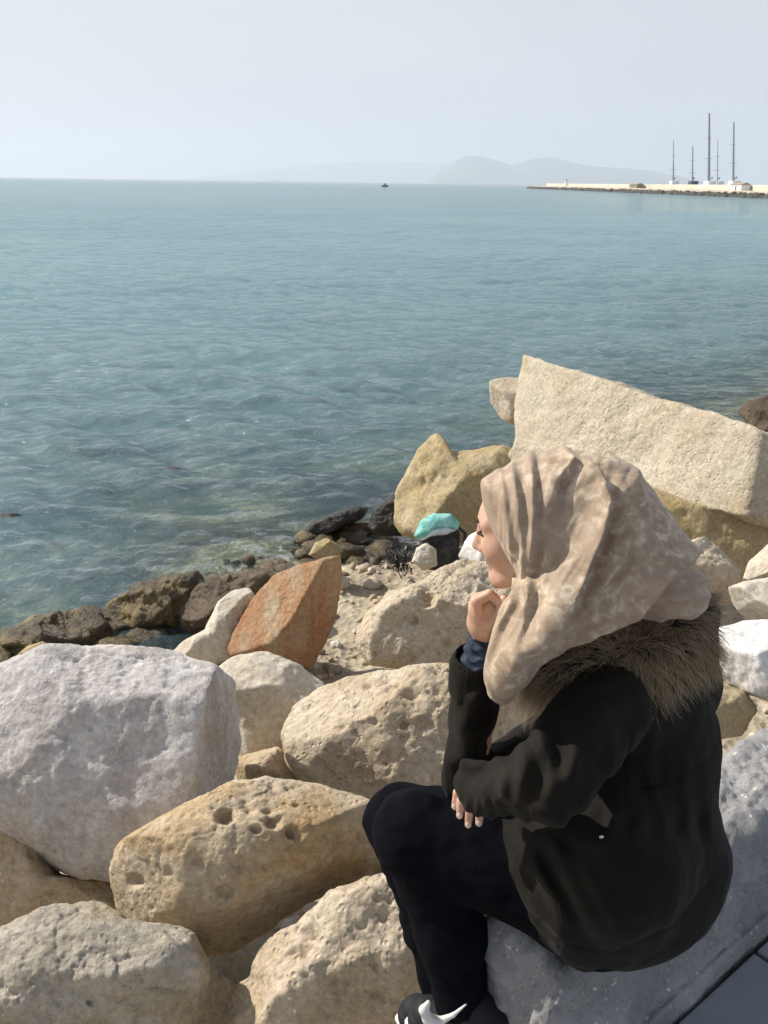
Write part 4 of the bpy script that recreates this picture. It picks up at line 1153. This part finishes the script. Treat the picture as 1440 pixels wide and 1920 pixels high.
# yachts moored behind the jetty
alu = plain('mast_grey', (.26, .27, .29), .5, .4); hullm = plain('hull_white', (.72, .72, .72), .4, .5); hulld = plain('hull_dark', (.05, .06, .08), .4, .5); cabm = plain('cabin_glass', (.05, .06, .07), .2, .6)
def yacht(label, px, Y, toppx, dark=False, thick=.32):
    x = at(px, 340, Y)[0]; tp = at(px - 1, toppx, Y); top = tp[2]; L = max(12., top * .55)
    Yt = empty('sailing_yacht', (x, Y, 0)); tag(Yt, label, 'yacht', 'yachts moored behind the jetty')
    xs = np.linspace(-L / 2, L / 2, 13); V, F = [], []
    for k, u in enumerate(xs):
        t = k / 12; bw = .14 * L * math.sin(math.pi * min(1, .18 + t * .82)) ** .7 + .02; sh = 3.0 + .7 * (2 * t - 1) ** 2
        ring = [(-bw, sh), (-bw * .92, .6), (-bw * .5, -.2), (0, -.5), (bw * .5, -.2), (bw * .92, .6), (bw, sh)]
        V += [(x + u * .45, Y + u * .9 + 0 * a, z) if False else (x + u * .35 + a * .94, Y + u * .94 - a * .35, z) for a, z in ring]
    for k in range(12):
        for j in range(6): F.append((k * 7 + j, (k + 1) * 7 + j, (k + 1) * 7 + j + 1, k * 7 + j + 1))
        F.append((k * 7 + 6, (k + 1) * 7 + 6, (k + 1) * 7, k * 7))
    F += [tuple(range(7)), tuple(range(84, 91))[::-1]]
    child(mesh_obj('hull', V, F, hulld if dark else hullm, smooth=False), Yt)
    box('cabin', (x - 1.6, Y - L * .2, 3.0), (x + 1.6, Y + L * .18, 5.4), cabm if dark else hullm, Yt, .25)
    tube('mast', (x, Y, 2.0), (tp[0], Y, top), thick, thick * .55, alu, Yt, 8)
    tube('boom', (x, Y, 6.4), (x - 1.5, Y - L * .4, 6.6), .4, .32, alu, Yt, 8)
    for f in (.45, .7): xm = x + (tp[0] - x) * f; tube('spreader', (xm - 2.2 * (1.2 - f), Y, top * f), (xm + 2.2 * (1.2 - f), Y, top * f), .07, .07, alu, Yt, 6)
    tube('forestay', (x + L * .17, Y + L * .45, 2.6), (tp[0], Y, top * .97), .05, .05, alu, Yt, 5)
    tube('backstay', (x - L * .17, Y - L * .45, 2.6), (tp[0], Y, top * .99), .05, .05, alu, Yt, 5)
yacht('yacht with the leftmost mast, topped by a dark crosstree', 1264, 432, 262, False, .27)
yacht('dark hulled yacht with the second mast from the left', 1300, 405, 274, True, .36)
yacht('yacht with the tallest thick mast behind the jetty', 1331, 388, 212, False, .60)
yacht('yacht with the thin mast just right of the tallest', 1347, 396, 262, False, .22)
yacht('yacht with the rightmost tall mast', 1377, 362, 229, False, .46)

# far motor boat and ship
def smallboat(label, px, Y, L, m, h):
    x = at(px, 345, Y)[0]; Bt = empty('motor_boat', (x, Y, 0)); tag(Bt, label, 'boat')
    V = []; F = []
    for k, t in enumerate(np.linspace(0, 1, 9)):
        bw = L * .13 * math.sin(math.pi * min(1, .25 + .75 * t)) ** .6 + .02; u = (t - .5) * L
        V += [(x + u, Y - bw, h * .45 + h * .12 * t), (x + u, Y - bw * .7, -.2), (x + u, Y + bw * .7, -.2), (x + u, Y + bw, h * .45 + h * .12 * t)]
    for k in range(8):
        for j in range(3): F.append((k * 4 + j, k * 4 + j + 1, k * 4 + j + 5, k * 4 + j + 4))
        F.append((k * 4 + 3, k * 4, k * 4 + 4, k * 4 + 7))
    F += [(0, 1, 2, 3), (35, 34, 33, 32)]
    child(mesh_obj('hull', V, F, m, smooth=False), Bt); box('cabin', (x - L * .18, Y - L * .08, h * .45), (x + L * .12, Y + L * .08, h), m, Bt, h * .05)
smallboat('tiny dark boat alone on the water under the hills', 722, 700, 5.0, hulld, 2.4)
smallboat('faint grey ship on the horizon left of the hills', 520, 9000, 90, plain('ship_grey', (.2, .22, .24), .7), 22)

def hills(name, label, pts, Y, depth, seed):
    px = np.array([a for a, b in pts], float); py = np.array([b for a, b in pts], float)
    xs = np.linspace(px[0], px[-1], 220)
    hgt = np.array([max(at(x, np.interp(x, px, py), Y)[2], -20) for x in xs]); X = np.array([at(x, 340, Y)[0] for x in xs])
    rows = np.linspace(-1, 1, 41); V = []
    for r in rows:
        prof = max(0, 1 - abs(r)) ** .8
        P = np.stack([X, np.full_like(X, Y + r * depth), np.zeros_like(X)], 1)
        n = fbm(P / 900, seed, 4)
        V.append(np.stack([X, P[:, 1], hgt * prof * (1 + .35 * n * (1 - prof)) - 4 * (1 - prof)], 1))
    V = np.concatenate(V); m = len(xs); n_ = len(rows)
    i = np.arange(n_ - 1)[:, None] * m + np.arange(m - 1)[None]
    F = np.stack([i, i + 1, i + m + 1, i + m], -1).reshape(-1, 4)
    o = mesh_obj(name, V, F, plain(name + '_ground', (.11, .11, .075), .95, nscale=.004, namt=.4)); tag(o, label, 'hills', kind='structure')
hills('hills', 'hazy blue hills on the horizon left of the jetty tip', [(800, 345), (825, 318), (850, 303), (868, 294), (895, 292), (925, 300), (955, 309), (985, 301), (1010, 296), (1035, 295), (1065, 303), (1100, 311), (1160, 315), (1215, 319), (1260, 328), (1330, 352)], 10500, 1500, 4)
hills('far_hills', 'fainter long ridge farther off along the horizon', [(330, 338), (420, 328), (520, 315), (600, 308), (680, 303), (740, 303), (800, 306), (860, 309), (960, 318), (1050, 335), (1100, 346)], 15500, 2000, 14)

# ------------------------------------------------------------------ haze
hz = box('haze', (-16500, -60, -6), (16500, 20600, 520), None) if False else None
bm = bmesh.new(); bmesh.ops.create_cube(bm, size=1)
lo, hi = (-21000, -400, -6), (21000, 20600, 560)
for v in bm.verts: v.co = [(lo[k] + hi[k]) / 2 + v.co[k] * (hi[k] - lo[k]) for k in range(3)]
me = bpy.data.meshes.new('haze'); bm.to_mesh(me); bm.free()
hm = bpy.data.materials.new('haze_air'); hm.use_nodes = True; hn = hm.node_tree; hn.nodes.clear()
ho = hn.nodes.new('ShaderNodeOutputMaterial'); pvn = hn.nodes.new('ShaderNodeVolumePrincipled')
pvn.inputs['Color'].default_value = (.775, .825, .92, 1); pvn.inputs['Density'].default_value = 1.75e-4; pvn.inputs['Anisotropy'].default_value = .2
hn.links.new(pvn.outputs[0], ho.inputs['Volume']); me.materials.append(hm)
hz = bpy.data.objects.new('haze', me); COL.objects.link(hz); tag(hz, 'pale sea haze filling the air over the bay', 'haze', kind='stuff')
